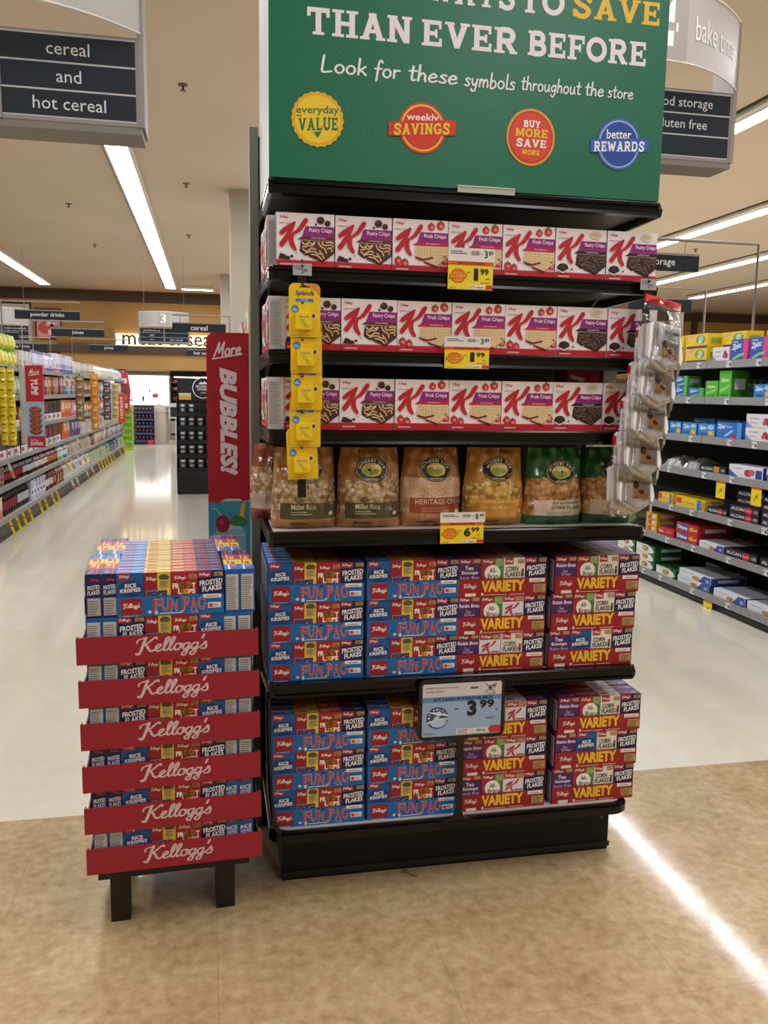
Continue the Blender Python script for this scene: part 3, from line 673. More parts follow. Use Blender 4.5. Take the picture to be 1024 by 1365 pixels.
PACKS = {'fun': (('rice', 'pops', 'froot', 'frosted'), True, False), 'funb': (('frosted', 'pops', 'froot', 'rice'), True, True), 'func': (('rice', 'pops', 'froot', 'frosted'), True, True),
         'A': (('raisin', 'allbran', 'corn', 'frosted'), False, False), 'A2': (('twoscoops', 'allbran', 'corn', 'frosted'), False, False), 'B': (('raisin', 'allbran', 'kay', 'frosted'), False, False), 'B2': (('twoscoops', 'allbran', 'kay', 'frosted'), False, False),
         'C': (('raisin', 'kay', 'corn', 'frosted'), False, False), 'D': (('raisin', 'rice', 'corn', 'frosted'), False, False), 'D2': (('twoscoops', 'rice', 'corn', 'frosted'), False, False)}
def pack(key, x, y, z, rz, label, group): return place('pack' + key, (x, y, z), (0, 0, rz), label, group, pack_maker(key))
cols = [(.303, 'nearest-the-trays'), (.598, 'second'), (.884, 'third'), (1.186, 'end')]
upper = {2: ['C', 'B', 'A2'], 3: ['D2', 'A', 'A']}                  # bottom to top
lower = {2: ['B2', 'B', 'B'], 3: ['A2', 'D', 'A']}
colname = ['column beside the red tray display', 'second column from the red tray display', 'third column from the red tray display', 'column beside the storage aisle']
lay = ['bottom', 'middle', 'top']
for si, (zs, vs, sn, deep) in enumerate(((SHZ[1], upper, 'upper cereal shelf', 4), (SHZ[0], lower, 'floor-level cereal deck', 3))):
    for c, (x, _) in enumerate(cols):
        if si == 1: x += .008 + (.014 if c >= 2 else 0) + (.012 if c == 3 else 0)
        for k in range(3):
            for d in range(deep):
                if d and k < 2 and not (c in (0, 3) or d < 1):
                    pass
                key = 'fun' if c < 2 else vs[c][k]
                jx = RND.uniform(-.0012, .0012) + (.006 * k if c == 3 else 0)
                kind = 'blue mini-box cereal multipack' if c < 2 else 'red variety cereal multipack'
                lb = '%s, %s layer, %s, %s' % (kind, lay[k], colname[c], sn)
                if d: lb = '%s, %s layer, %s row back, %s' % (kind, lay[k], nth(d + 1), colname[c].replace('from the red tray display', 'from the trays').replace('beside the red tray display', 'by the trays').replace('beside the storage aisle', 'by the wraps aisle'))
                if d: lb += ', ' + ('upper shelf' if si == 0 else 'deck')
                pack(key, x + jx, 2.45 + d * (PD + .005) + RND.uniform(0, .001), zs + k * (PH + .0008) + .0005, RND.uniform(-.008, .008), lb, 'blue cereal multipacks on the end shelves' if c < 2 else 'red variety multipacks on the end shelves')

# ------------------------------------------------------------------ slim snack boxes, three shelves
KW, KHT, KD = .162, .147, .046
def kbox_mesh(kind):
    m = MB(); m.box(-KW / 2, KW / 2, 0, KD, 0, KHT, '#efe6e6', b='#efe6e6')
    m.front(-KW / 2, 0, 0); g = m.reg(0, 0, KW, KHT)
    g.rect(0, 0, 1, 1, '#fdf6f6', 1); g.rect(0, 0, 1, .125, '#cf1e2c', 2); g.rect(0, .12, 1, .135, '#e5566a', 2); g.lines(.06, .04, .3, .09, 1, '#f0b9bb', 3, .6)
    g.text('Kellogg', .05, .88, .2, .95, '#c41f2b', 2, font='kellogg'); g.text('SPECIAL', .04, .785, .25, .82, '#8b7f84', 2)
    bigk(g.sub(.03, .3, .54, .92), 8, 4)
    g.poly([(.44, .575), (1, .575), (1, .765), (.5, .765)], '#9a1f8a', 3)
    g.text('Pastry Crisps' if kind != 'fruit' else 'Fruit Crisps', .56, .635, .96, .735, '#fbeef8', 9, bold=.02)
    band = {'choc': '#6b2f28', 'fruit': '#c81f31', 'cookie': '#2a1a1c'}[kind]
    g.poly([(.36, .515), (1, .515), (1, .575), (.44, .575)], band, 4); g.text({'choc': 'Chocolatey', 'fruit': 'Strawberry', 'cookie': 'Cookies & Creme'}[kind], .6, .53, .84, .565, '#fff', 9)
    base = {'choc': '#54301a', 'fruit': '#ecd2a0', 'cookie': '#3a2523'}[kind]; edge = {'choc': '#3c2113', 'fruit': '#c79a5a', 'cookie': '#1d1112'}[kind]; dr = {'choc': '#e6c793', 'fruit': '#b98c4e', 'cookie': '#8d6f60'}[kind]
    quads = [[(.42, .5), (.7, .5), (.74, .3), (.5, .24), (.4, .32)], [(.7, .5), (1.0, .5), (1.0, .3), (.8, .13), (.55, .23), (.72, .34)]]
    for qi, q in enumerate(quads):
        g.poly([(a, b - .02) for a, b in q], edge, 4 + qi); g.poly(q, base, 5 + qi)
        r = random.Random(qi + 5)
        if kind == 'fruit':
            for i in range(5):
                for j in range(4):
                    x, y = (.46 + .055 * i, .46 - .045 * j) if qi == 0 else (.76 + .05 * i, .46 - .06 * j)
                    if x < .99 and y > .28: g.ell(x, y, .009, .01, dr, 7, 6)
        else:
            sw = [[(.44, .47), (.48, .42), (.54, .45), (.52, .39), (.45, .38)], [(.55, .49), (.6, .44), (.66, .47), (.62, .41), (.56, .4)], [(.45, .34), (.52, .3), (.6, .36), (.68, .34)], [(.5, .27), (.58, .3), (.66, .3)]] if qi == 0 else [[(.72, .48), (.76, .4), (.83, .36), (.86, .28)], [(.8, .49), (.79, .44), (.86, .42), (.93, .44), (.98, .4)], [(.86, .47), (.93, .49), (.98, .46)], [(.6, .25), (.7, .23), (.78, .16)], [(.74, .32), (.79, .25), (.82, .18)], [(.88, .36), (.94, .38), (.96, .32)], [(.66, .3), (.7, .27), (.76, .26)]]
            for s_ in sw: g.line(s_, .026 if kind == 'choc' else .015, dr, 8, True, 3)
    if kind == 'fruit':
        g.line([(.42, .285), (.56, .245), (.72, .29)], .035, '#7c1822', 8); g.line([(.58, .2), (.8, .12)], .03, '#7c1822', 8)
    if kind == 'choc':
        for x, y, r_ in ((.76, .88, .07), (.88, .83, .055), (.68, .8, .02)): g.ell(x, y, r_, r_ * 1.05, '#3a2018', 5, 7); g.ell(x - .015, y + .02, r_ * .5, r_ * .4, '#6b4433', 6, 6)
        for x, y, r_ in ((.1, .19, .07), (.19, .17, .045), (.26, .2, .03), (.34, .26, .012)): g.poly([(x - r_, y - r_ * .6), (x + r_, y - r_ * .7), (x + r_ * .8, y + r_ * .5), (x - r_ * .5, y + r_ * .9)], '#37201a', 5)
    elif kind == 'fruit':
        for x, y, r_ in ((.69, .87, .065), (.86, .9, .075), (.1, .21, .07), (.22, .17, .07), (.95, .24, .07)):
            g.ell(x, y, r_, r_ * 1.1, '#cf2836', 5, 12); g.ell(x + .01, y - .01, r_ * .5, r_ * .5, '#ee8d82', 6, 8); g.poly([(x - r_ * .6, y + r_ * .8), (x, y + r_ * 1.4), (x + r_ * .5, y + r_ * .8)], '#4f8a2f', 6)
    else:
        g.ell(.78, .9, .12, .09, '#e9dfc8', 5, 16); g.ell(.78, .9, .08, .05, '#d6c8a6', 6, 12); g.ell(.15, .22, .11, .09, '#1f1516', 5, 16); g.ell(.16, .235, .07, .05, '#3c2d2d', 6, 12); g.line([(.05, .17), (.15, .125), (.26, .19)], .03, '#e9e2da', 7); g.ell(.33, .2, .02, .02, '#1f1516', 5, 6)
    m.leftf(-KW / 2, KD, 0); g = m.reg(0, 0, KD, KHT); g.rect(0, 0, 1, 1, '#d7d2d0', 1); g.rect(.1, .06, .9, .95, '#c2c1bf', 2); g.lines(.14, .1, .86, .92, 22, '#8f9092', 3, .5, 4)
    m.rightf(KW / 2, 0, 0); g = m.reg(0, 0, KD, KHT); g.rect(0, 0, 1, 1, '#d7d2d0', 1); g.rect(.06, .05, .8, .96, '#c2c1bf', 2); g.lines(.1, .1, .76, .92, 24, '#8f9092', 3, .5, 9)
    return m
KN = {'choc': ('chocolate', 'chocolate pastry snack box'), 'fruit': ('fruit', 'strawberry fruit crisp snack box'), 'cookie': ('cookie', 'cookie pastry snack box')}
def kbox(kind, x, y, z, rz, label, group='slim white snack boxes on the upper shelves'):
    return place('k' + kind, (x, y, z), (0, 0, rz), label, group, lambda: tag(kbox_mesh(kind).build('snack_bar_box'), 'x', 'snack box'))
rowname = {5: 'top snack shelf', 4: 'middle snack shelf', 3: 'lowest snack shelf'}
for si, xoff in ((5, .186), (4, .206), (3, .203)):
    z = SHZ[si] + .0005
    for i, kd in enumerate(('choc', 'choc', 'fruit', 'fruit', 'fruit', 'cookie', 'cookie')):
        x = xoff + .1655 * i + .082 if si == 5 else xoff + .1645 * i + .0815
        kbox(kd, x, 2.452 + RND.uniform(0, .006), z, RND.uniform(-.015, .015), 'white %s, %s from the trays end, %s' % (KN[kd][1], nth(i + 1), rowname[si]))
    for d in range(2):
        y = (2.452 if si != 5 else 2.505) + KW / 2 + .166 * d
        kbox('choc' if d else 'fruit', .166 + .003 * d - (.004 if si == 3 else 0), y, z, -PI / 2 + (.03 if d else -.02), 'white snack box turned sideways, %s along the trays end, %s' % (nth(d + 1), rowname[si]))

for x, w_, c, lb in ((1.17, .11, '#a3202c', 'red carton standing behind the cookie snack boxes on the lowest snack shelf'), (1.262, .045, '#c9c4bc', 'pale grey carton edge behind the cookie snack boxes, beside the red carton')):
    m = MB(); m.box(-w_ / 2, w_ / 2, 0, .1, 0, .188, c); m.front(-w_ / 2, 0, 0); g = m.reg(0, 0, w_, .188); g.poly([(.1, .92), (.55, .86), (.5, .8), (.08, .86)], '#e6dcdc', 1); g.rect(.1, .2, .9, .5, '#e6dcdc', 1)
    o = m.build('snack_carton', loc=(x, 2.56, SHZ[3] + .001)); tag(o, lb, 'carton')
# ------------------------------------------------------------------ bulk cereal pouches
def flake_mat(name, a, b_, c_, sc, ringy=False):
    m, nt, b = newmat(name); co = objco(nt, (1, 1, 1.15))
    vo = node(nt, 'ShaderNodeTexVoronoi'); vo.inputs['Scale'].default_value = sc; nt.links.new(co, vo.inputs[0])
    v2 = node(nt, 'ShaderNodeTexVoronoi'); v2.inputs['Scale'].default_value = sc; nt.links.new(co, v2.inputs[0])
    c1 = ramp(nt, vo.outputs['Distance'], [(0, c_), (.18, b_), (.3, a), (.62, b_)] if ringy else [(0, a), (.3, b_), (.62, c_)])
    bw = node(nt, 'ShaderNodeRGBToBW'); nt.links.new(v2.outputs['Color'], bw.inputs[0]); c2 = ramp(nt, bw.outputs[0], [(.15, c_), (.42, b_), (.75, a)]); nt.links.new(c1 if ringy else mixc(nt, .55, c2, ramp(nt, vo.outputs['Distance'], [(0, '#ffffff'), (.4, '#efe6d8'), (.68, '#8a7055')]), 'MULTIPLY'), b.inputs['Base Color'])
    bp = node(nt, 'ShaderNodeBump'); bp.inputs['Strength'].default_value = .4; bp.inputs['Distance'].default_value = .006; bp.invert = True
    nt.links.new(vo.outputs['Distance'], bp.inputs['Height']); nt.links.new(bp.outputs[0], b.inputs['Normal'])
    b.inputs['Roughness'].default_value = .4; b.inputs['Coat Weight'].default_value = .7; b.inputs['Coat Roughness'].default_value = .08
    return m
def film(name, h, r=.3):
    m, nt, b = newmat(name); b.inputs['Base Color'].default_value = lin(h); b.inputs['Roughness'].default_value = r
    b.inputs['Coat Weight'].default_value = .9; b.inputs['Coat Roughness'].default_value = .1
    bp = node(nt, 'ShaderNodeBump'); bp.inputs['Strength'].default_value = .8; bp.inputs['Distance'].default_value = .01
    nt.links.new(noise(nt, objco(nt, (1, 1, .6)), 18, 3, .6), bp.inputs['Height']); nt.links.new(bp.outputs[0], b.inputs['Normal'])
    return m
FLAKE = flake_mat('bran_flakes', '#e2cda8', '#c9aa80', '#8d6c49', 66)
RINGS = flake_mat('oat_rings', '#e0bf9c', '#cfa985', '#946b4c', 120, True)
GOLDF = flake_mat('golden_flakes', '#f3d983', '#e2b850', '#a8752a', 64)
AMBER = flake_mat('amber_flakes', '#e8bd82', '#d29c5a', '#96652f', 58)
BWID, BHT, BDEP = .198, .241, .1
def bag_surface(bx, t, seed):
    u = max(-1, min(1, bx))
    s = .35 + .65 * (1 - max(0, (t - .45) / .55) ** 1.6 * .8) if t > .45 else 1
    s *= min(1, .45 + t * 5)
    b = BDEP * .55 * (1 - abs(u) ** 2.6) ** .7 * s
    b += .0035 * math.sin(9 * u + 14 * t + seed) * (.3 + t) + .0025 * math.sin(-15 * u + 9 * t + 2 * seed) + .003 * math.sin(31 * t + seed) * abs(u)
    return max(b, .001) if abs(u) < .98 else .001
def hw(t, seed): return BWID / 2 * (1 - .14 * t ** 2 + .02 * math.sin(8 * t + seed) - .03 * (1 - t) ** 6)
def bag(kind, seed):
    S = {'millet': ('#ab7844', FLAKE, '#4c4a2f', '#b9824c', .02, .13, .33, .62), 'heritage': ('#ad7846', RINGS, '#a4502a', '#c98f54', .02, .17, .38, .62), 'honey': ('#bf8b3e', GOLDF, '#cf9636', '#c08a36', .02, .1, .36, .56),
         'green': ('#1d6b33', AMBER, '#dcc6b6', '#1e6b36', .02, .12, .33, .62), 'brown': ('#8c4a2c', FLAKE, '#c3aea0', '#8c4a2c', .02, .14, .36, .7)}[kind]
    top, win, lab, bot = film('film_' + kind, S[0]), S[1], film('label_film_' + kind, S[2], .35), film('foot_film_' + kind, S[3])
    zb, zl, zw = S[5], S[6], S[7]
    t = thing('cereal_pouch', 'x', 'cereal bag')
    m = MB(); NX, NZ = 26, 40
    def grid(sgn, mats):
        for j in range(NZ):
            for i in range(NX):
                q = []
                for (a, b) in ((i, j), (i + 1, j), (i + 1, j + 1), (i, j + 1)):
                    u = -1 + 2 * a / NX; tt = b / NZ
                    q.append((u * hw(tt, seed), -sgn * bag_surface(u, tt, seed + (sgn < 0) * 3), tt * BHT))
                tm = (j + .5) / NZ; um = abs(-1 + 2 * (i + .5) / NX)
                edge = zw + (.03 * math.cos(um * 3) if kind in ('green', 'honey', 'millet') else 0)
                ul = (-1 + 2 * (i + .5) / NX) * sgn
                mm = bot if tm < zb else win if tm < zl and ul < -.74 and kind != 'brown' else lab if tm < zl else win if tm < edge else top
                m.add(q, [(0, 1, 2, 3)], mm, True)
    grid(1, 0); grid(-1, 0)
    p = m; p.front(-BWID / 2, 0, 0); g = p.reg(0, 0, BWID, BHT)
    p.warp = lambda a, b: bag_surface(2 * a / BWID - 1, b / BHT, seed) + .0012
    cy = .73 if kind != 'green' else .69
    g.ell(.52, cy, .25, .155, '#1d2a1c', 1, 26); g.ell(.52, cy, .235, .143, '#c9b88a', 2, 26); g.ell(.52, cy, .225, .135, '#16241a', 3, 26); g.ell(.52, cy, .15, .085, '#e0c65a', 4, 20); g.ell(.5, cy - .02, .13, .05, '#8f9a3a', 5, 14); g.ell(.55, cy + .03, .1, .03, '#e9dfae', 5, 14)
    for k, ch in enumerate("NATURE'S PATH"):
        a = math.radians(165 - k * 150 / 12); x, y = .52 + .19 * math.cos(a), cy + .11 * math.sin(a)
        g.text(ch, x - .014, y - .016, x + .014, y + .016, '#f1ead2', 6, bold=.02)
    g.text('ORGANIC', .42, cy - .125, .62, cy - .102, '#f1ead2', 6)
    if kind in ('millet', 'heritage', 'honey'): g.text('ECO PAC', .32, .93, .72, .975, '#5c4023', 2, bold=.02)
    if kind == 'millet': g.text('Millet Rice', .27, .245, .64, .31, '#cfc9a6', 3, bold=.01); g.lines(.27, .18, .6, .235, 2, '#b3ae8c', 3)
    if kind == 'heritage': g.text("HERITAGE O's", .2, .29, .84, .36, '#f0ddc0', 3); g.lines(.3, .2, .78, .265, 3, '#d9a384', 3, .3); g.rect(.84, .3, .95, .33, '#5f88b8', 3)
    if kind == 'honey': g.text("Honey'd Corn Flakes", .25, .29, .8, .34, '#f6e2a8', 3); g.text("Flocons de mais", .25, .225, .74, .27, '#f6e2a8', 3)
    if kind == 'green': g.text('FRUIT JUICE SWEETENED', .38, .265, .92, .31, '#2d6b46', 3, bold=.015); g.text('CORN FLAKES', .36, .21, .92, .255, '#2d6b46', 3, bold=.015); g.lines(.3, .14, .9, .19, 3, '#8d8f80', 3, .3)
    if kind == 'brown': g.rect(.3, .24, .44, .27, '#3b4a80', 3); g.lines(.28, .18, .6, .22, 2, '#8c7a74', 3)
    if kind != 'green' and kind != 'brown': g.lines(.25, .05, .55, .075, 1, '#6b4726', 3, .6); g.ell(.88, .19, .035, .028, '#d7d2b2', 3, 10)
    m.build('pouch_body', t)
    return t
for i, (kd, x, y, rz, lb) in enumerate((('millet', .272, 2.525, .05, 'brown pouch of millet rice flakes with dark olive label, behind the yellow hanging cards'), ('millet', .468, 2.522, -.04, 'brown pouch of millet rice flakes with olive label, fully in view, second along'),
        ('heritage', .664, 2.53, .03, 'brown pouch of round oat rings with rust-orange label and white lettering'), ('honey', .866, 2.525, -.03, 'golden pouch of corn flakes with gold label, beside the green pouches'),
        ('green', 1.064, 2.523, .04, 'green-topped pouch of amber flakes with white label, fully in view'), ('green', 1.262, 2.53, -.05, 'green-topped pouch of amber flakes half hidden by the hanging filter packs'),
        ('brown', .216, 2.72, .2, 'rust-brown pouch with pale label jutting out past the side of the pouch shelf'))):
    b_ = bag(kd, i * 1.7); b_.location = (x, y, SHZ[2] + .001); b_.rotation_euler = (0, 0, rz); b_['label'] = lb; b_['group'] = 'bulk cereal pouches on one shelf'

# ------------------------------------------------------------------ price tags and signs on the end shelves
def sale_tag(x0, z0, now, was, label, h=.116):
    W_ = .139
    t = thing('sale_price_tag', label, 'price tag', (x0, EY - .006, z0), 0, 'yellow sale tags on the end shelves')
    zl = h * .68
    m = MB(); m.box(0, W_, .0, .002, zl, h, '#e9e6e2'); m.front(0, 0, zl); g = m.reg(0, 0, W_, h - zl)
    g.lines(.05, .55, .42, .85, 2, '#6c6a68', 1, .5); g.rect(.5, .5, .66, .8, '#55534f', 1)
    for k in range(7): g.rect(.51 + .02 * k, .52, .518 + .02 * k, .78, '#e9e6e2', 2)
    g.text(was[0], .78, .28, .85, .85, '#23211f', 1, bold=.02); g.text(was[1], .87, .5, .97, .85, '#23211f', 1, bold=.02); g.lines(.67, .6, .75, .68, 1, '#55534f', 1)
    m.build('shelf_label', t)
    m = MB(); m.box(0, W_ * .97, -.002, 0, 0, zl, '#f3dc1f'); m.front(0, -.002, 0); g = m.reg(0, 0, W_ * .97, zl)
    g.rect(0, .86, 1, 1, '#dc5a1e', 1); g.text('SAVINGS THIS WEEK', .2, .885, .8, .975, '#7c2408', 2, font='sans', bold=.02)
    g.ell(.22, .48, .17, .27, '#d8521f', 1, 20, wave=-.05); g.ell(.22, .48, .14, .22, '#ee9a2a', 2, 18); g.poly([(.03, .36), (.42, .42), (.42, .58), (.03, .52)], '#d8521f', 3); g.text('SAVINGS', .06, .41, .4, .53, '#f6d22a', 4, font='slab', tilt=.05); g.text('weekly', .13, .6, .31, .68, '#9a2a10', 4)
    g.text(now[0], .54 if now[0] != '1' else .57, .32, .7 if now[0] != '1' else .67, .76, '#17140f', 1, bold=.05); g.text(now[1], .71, .53, .9, .76, '#17140f', 1, bold=.035)
    g.lines(.42, .6, .5, .66, 1, '#3b3420', 1); g.lines(.84, .38, .93, .44, 1, '#3b3420', 1); g.lines(.72, .24, .95, .3, 1, '#8a7420', 1)
    g.rect(.47, .03, 1, .17, '#efe9dd', 1); g.rect(.84, .03, 1, .17, '#d9341f', 2); g.text('SAVE', .49, .06, .6, .14, '#d9341f', 2); g.lines(.63, .07, .8, .13, 1, '#4c4742', 2); g.lines(.04, .05, .2, .1, 1, '#8a7420', 1)
    m.build('sale_card', t)
sale_tag(.672, 1.848, ('1', '99'), ('3', '89'), 'yellow 1.99 sale tag hung in the middle of the top snack shelf')
sale_tag(.668, 1.623, ('1', '99'), ('3', '89'), 'yellow 1.99 sale tag hung in the middle of the second snack shelf', .092)
sale_tag(.668, 1.105, ('6', '99'), ('8', '49'), 'yellow 6.99 sale tag below the oat ring pouch', .094)
t = thing('framed_price_sign', 'blue 3.99 price sign in black frame standing before the lower cereal packs', 'price sign', (.747, EY - .022, .223))
m = MB(); W_, H_ = .274, .19; z0 = .272
m.prism(rr(-W_ / 2, W_ / 2, z0, z0 + H_, .016)[:-2] + [(W_ / 2, z0 + H_ - .016), (W_ / 2 - .005, z0 + H_ - .005), (W_ / 2 - .016, z0 + H_), (-W_ / 2 + .016, z0 + H_), (-W_ / 2 + .005, z0 + H_ - .005), (-W_ / 2, z0 + H_ - .016)], 'y', 0, .014, BLACKG)
m.build('frame', t)
m = MB(); m.front(-W_ / 2 + .011, 0, z0 + .011); w2, h2 = W_ - .022, H_ - .022; g = m.reg(0, 0, w2, h2)
g.rect(0.01, 0, .99, 1, '#9cb7d6', 1); g.rect(0, .02, 1, .98, '#9cb7d6', 1); g.rect(0.01, .74, .99, 1, '#d5d4d2', 2); g.rect(0, .74, 1, .98, '#d5d4d2', 2); g.rect(0, .66, 1, .75, '#5f8fc6', 3)
g.text("Kellogg's Cereal Fun Pack, Assorted", .04, .9, .45, .945, '#3a3a3c', 4); g.text('Varieties 210-275 g', .04, .83, .27, .875, '#3a3a3c', 4); g.lines(.6, .88, .7, .93, 1, '#5c5c60', 4, .7); g.rect(.735, .8, .738, .98, '#a9a9ab', 4)
g.text('4', .83, .84, .87, .94, '#2a1718', 4, bold=.03); g.text('69', .88, .89, .93, .95, '#2a1718', 4, bold=.02); g.line([(.79, .97), (.91, .79)], .012, '#7c2a30', 5); g.line([(.79, .8), (.93, .97)], .012, '#7c2a30', 5); g.lines(.8, .765, .93, .785, 1, '#8d8d92', 4, .6)
g.text('BUY 5 EARN 30 BONUS AIR MILES', .14, .675, .88, .735, '#16233c', 4, bold=.03)
g.text('3', .565, .36, .685, .66, '#17181c', 4, bold=.05); g.text('99', .72, .5, .91, .66, '#17181c', 4, bold=.035); g.lines(.4, .5, .46, .525, 1, '#38465a', 4, .7); g.lines(.92, .45, .97, .47, 1, '#38465a', 4, .7); g.lines(.8, .3, .92, .325, 1, '#53637a', 4, .6)
g.ell(.19, .36, .135, .205, '#33406e', 4, 30); g.ell(.19, .36, .125, .19, '#3f4f82', 5, 30); g.poly([(.09, .26), (.14, .3), (.22, .32), (.31, .31), (.29, .24), (.24, .19), (.19, .175), (.13, .2)], '#b9d0ea', 6); g.line([(.07, .27), (.17, .33), (.32, .34)], .03, '#dbe4f0', 7)
g.poly([(.05, .47), (.1, .46), (.17, .42), (.2, .4), (.25, .41), (.33, .38), (.32, .41), (.24, .45), (.21, .49), (.18, .47), (.1, .48)], '#e7ecf4', 8); g.poly([(.13, .34), (.17, .4), (.22, .38), (.2, .35)], '#cdd8e8', 8)
for k, ch in enumerate('AIR MILES'):
    a = math.radians(200 - k * 170 / 8); g.text(ch, .19 + .108 * math.cos(a) - .01, .36 + .163 * math.sin(a) - .016, .19 + .108 * math.cos(a) + .01, .36 + .163 * math.sin(a) + .018, '#e7ecf4', 8, bold=.02)
g.poly([(.43, .02), (1, .02), (1, .13), (.43, .13)], '#dcdcde', 3); g.text('SAVE', .45, .04, .57, .115, '#c8303c', 4, bold=.01); g.text('60¢ ea', .69, .05, .8, .105, '#2a2a2e', 4, bold=.02); g.poly([(.84, .1), (.87, .155), (1, .155), (1, .02), (.87, .02), (.84, .07)], '#c8303c', 4); g.lines(.03, .05, .16, .075, 1, '#6c7f98', 4, .6)
m.build('price_card', t)
m = MB(); m.prism([(-.05, 0), (-.03, .004), (-.016, .012), (-.011, .03), (-.011, z0), (.011, z0), (.011, .03), (.016, .012), (.03, .004), (.05, 0)], 'y', .004, .012, BLACKG); m.build('stem', t)

# ------------------------------------------------------------------ clip strips with hanging goods
def clip_strip(x, label, ztop=1.9, zbot=1.25):
    t = thing('clip_strip', label, 'clip strip', (x, EY - .012, 0))
    m = MB(); m.box(-.012, .012, -.006, -.003, zbot, ztop - .02, BLACK)
    for k in range(12): m.box(-.003, .003, -.018, -.006, zbot + .04 + k * .05, zbot + .044 + k * .05, BLACK)
    m.tube([(0, .0, ztop - .03), (0, -.012, ztop - .01), (0, -.004, ztop + .008), (0, .01, ztop + .008)], .003, BLACK, 6); m.build('strip', t)
    m = MB(); m.box(-.026, .026, -.012, -.010, ztop - .034, ztop - .002, '#aeb0b2'); m.front(-.026, -.012, ztop - .034); g = m.reg(0, 0, .052, .032)
    g.lines(.08, .5, .8, .9, 3, '#6d6f74', 1, .4); g.text('2', .45, .18, .56, .46, '#2a2a2e', 1, bold=.03); g.text('99', .6, .28, .76, .46, '#2a2a2e', 1, bold=.02); m.build('price_label', t)
clip_strip(.253, 'black clip strip holding the yellow sweetener cards, beside the trays end')
clip_strip(1.29, 'black clip strip holding the white coffee filter packs', 1.9, 1.3)
CARDY = K('#efcb20', .3); ORG = '#e08a3c'
def blister():
    t = thing('sweetener_card', 'x', 'blister card')
    W_, H_ = .087, .146
    m = MB(); pr = [(-W_ / 2, 0), (W_ / 2, 0), (W_ / 2, H_ - .016)] + [(W_ / 2 - .016 + .016 * math.cos(a), H_ - .016 + .016 * math.sin(a)) for a in (.4, .8, 1.2)] + [(W_ / 2 - .016, H_), (-W_ / 2 + .016, H_)] + [(-W_ / 2 + .016 - .016 * math.cos(a), H_ - .016 + .016 * math.sin(a)) for a in (1.2, .8, .4)] + [(-W_ / 2, H_ - .016)]
    m.prism(pr, 'y', 0, .0012, CARDY)
    m.front(-W_ / 2, 0, 0); g = m.reg(0, 0, W_, H_)
    g.poly([(.35, .99), (.82, .99), (.94, .95), (.99, .89), (.99, .76), (.86, .86), (.62, .93)], ORG, 1); g.rect(.34, .925, .66, .945, '#15120d', 2); g.ell(.5, .945, .06, .022, '#15120d', 2, 10)
    g.text('Splenda', .2, .75, .8, .87, '#2a3272', 2, shear=.25, bold=.015); g.rect(.22, .66, .78, .715, '#2b7fb8', 2); g.text('MINIS', .4, .67, .6, .705, '#dbeaf2', 3)
    g.ell(.2, .52, .12, .075, '#3a80bd', 2, 14); g.lines(.12, .49, .28, .55, 2, '#d5e4ee', 3); g.ell(.78, .4, .085, .055, '#f0dfae', 2, 14); g.ell(.78, .4, .055, .036, '#3d2330', 3, 12)
    g.line([(.86, .34), (.9, .26), (.8, .16), (.66, .1)], .012, '#d9b430', 2, True, 3); g.line([(.7, .48), (.86, .52), (.95, .44)], .01, '#d9b430', 2, True, 3); g.ell(.66, .2, .09, .07, '#efd2a0', 2, 12); g.lines(.06, .03, .7, .05, 1, '#b08f1a', 2)
    m.build('printed_card', t)
    m = MB(); YB = K('#f3d322', .12, coat=.8)
    m.prism(rr(-.027, .018, .02, .064, .004), 'y', -.02, 0, YB); m.front(-.027, -.02, .02); g = m.reg(0, 0, .045, .044)
    g.text('Splenda', .2, .66, .8, .84, '#4a5590', 1, shear=.25); g.text('%', .3, .32, .6, .62, '#8a9a3a', 1); g.lines(.5, .12, .9, .36, 3, '#c7a21a', 1); m.build('dispenser', t)
    return t
def blister_place(i, x, y, z, rx, ry, lb):
    place('blister', (x, y, z), (rx, ry, 0), lb, 'yellow sweetener cards on the clip strip', blister)
for i, (x, ztop, lb) in enumerate(((.259, 1.845, 'yellow sweetener blister card hanging topmost on the strip, orange header showing'), (.264, 1.747, 'yellow sweetener blister card, second from the top of its strip'), (.266, 1.645, 'yellow sweetener blister card, third from the top of its strip'),
        (.262, 1.541, 'yellow sweetener blister card, fourth from the top of its strip'), (.257, 1.449, 'yellow sweetener blister card hanging lowest and slightly crooked'))):
    blister_place(i, x, EY - .03 + .0025 * i, ztop - .146, -.03 if i < 4 else -.02, .0 if i < 4 else -.04, lb)
CLEAR, nt, b = newmat('clear_film')
for n_ in list(nt.nodes):
    if n_.type == 'BSDF_PRINCIPLED': nt.nodes.remove(n_)
tr = node(nt, 'ShaderNodeBsdfTransparent'); tr.inputs[0].default_value = (.995, .995, .995, 1); gl = node(nt, 'ShaderNodeBsdfGlossy'); gl.inputs['Roughness'].default_value = .12
mx = node(nt, 'ShaderNodeMixShader'); fr = node(nt, 'ShaderNodeFresnel'); fr.inputs[0].default_value = 1.5
bp = node(nt, 'ShaderNodeBump'); bp.inputs['Strength'].default_value = .7; bp.inputs['Distance'].default_value = .006
nt.links.new(noise(nt, objco(nt), 26, 2), bp.inputs['Height']); nt.links.new(bp.outputs[0], gl.inputs['Normal']); nt.links.new(bp.outputs[0], fr.inputs['Normal'])
ad = node(nt, 'ShaderNodeMath', operation='ADD'); ad.inputs[1].default_value = .015; nt.links.new(fr.outputs[0], ad.inputs[0])
nt.links.new(ad.outputs[0], mx.inputs[0]); nt.links.new(tr.outputs[0], mx.inputs[1]); nt.links.new(gl.outputs[0], mx.inputs[2]); nt.links.new(mx.outputs[0], nt.nodes['Material Output'].inputs[0])
PAPER, nt, b = newmat('filter_paper')
b.inputs['Base Color'].default_value = lin('#fbf9f5'); b.inputs['Roughness'].default_value = .7
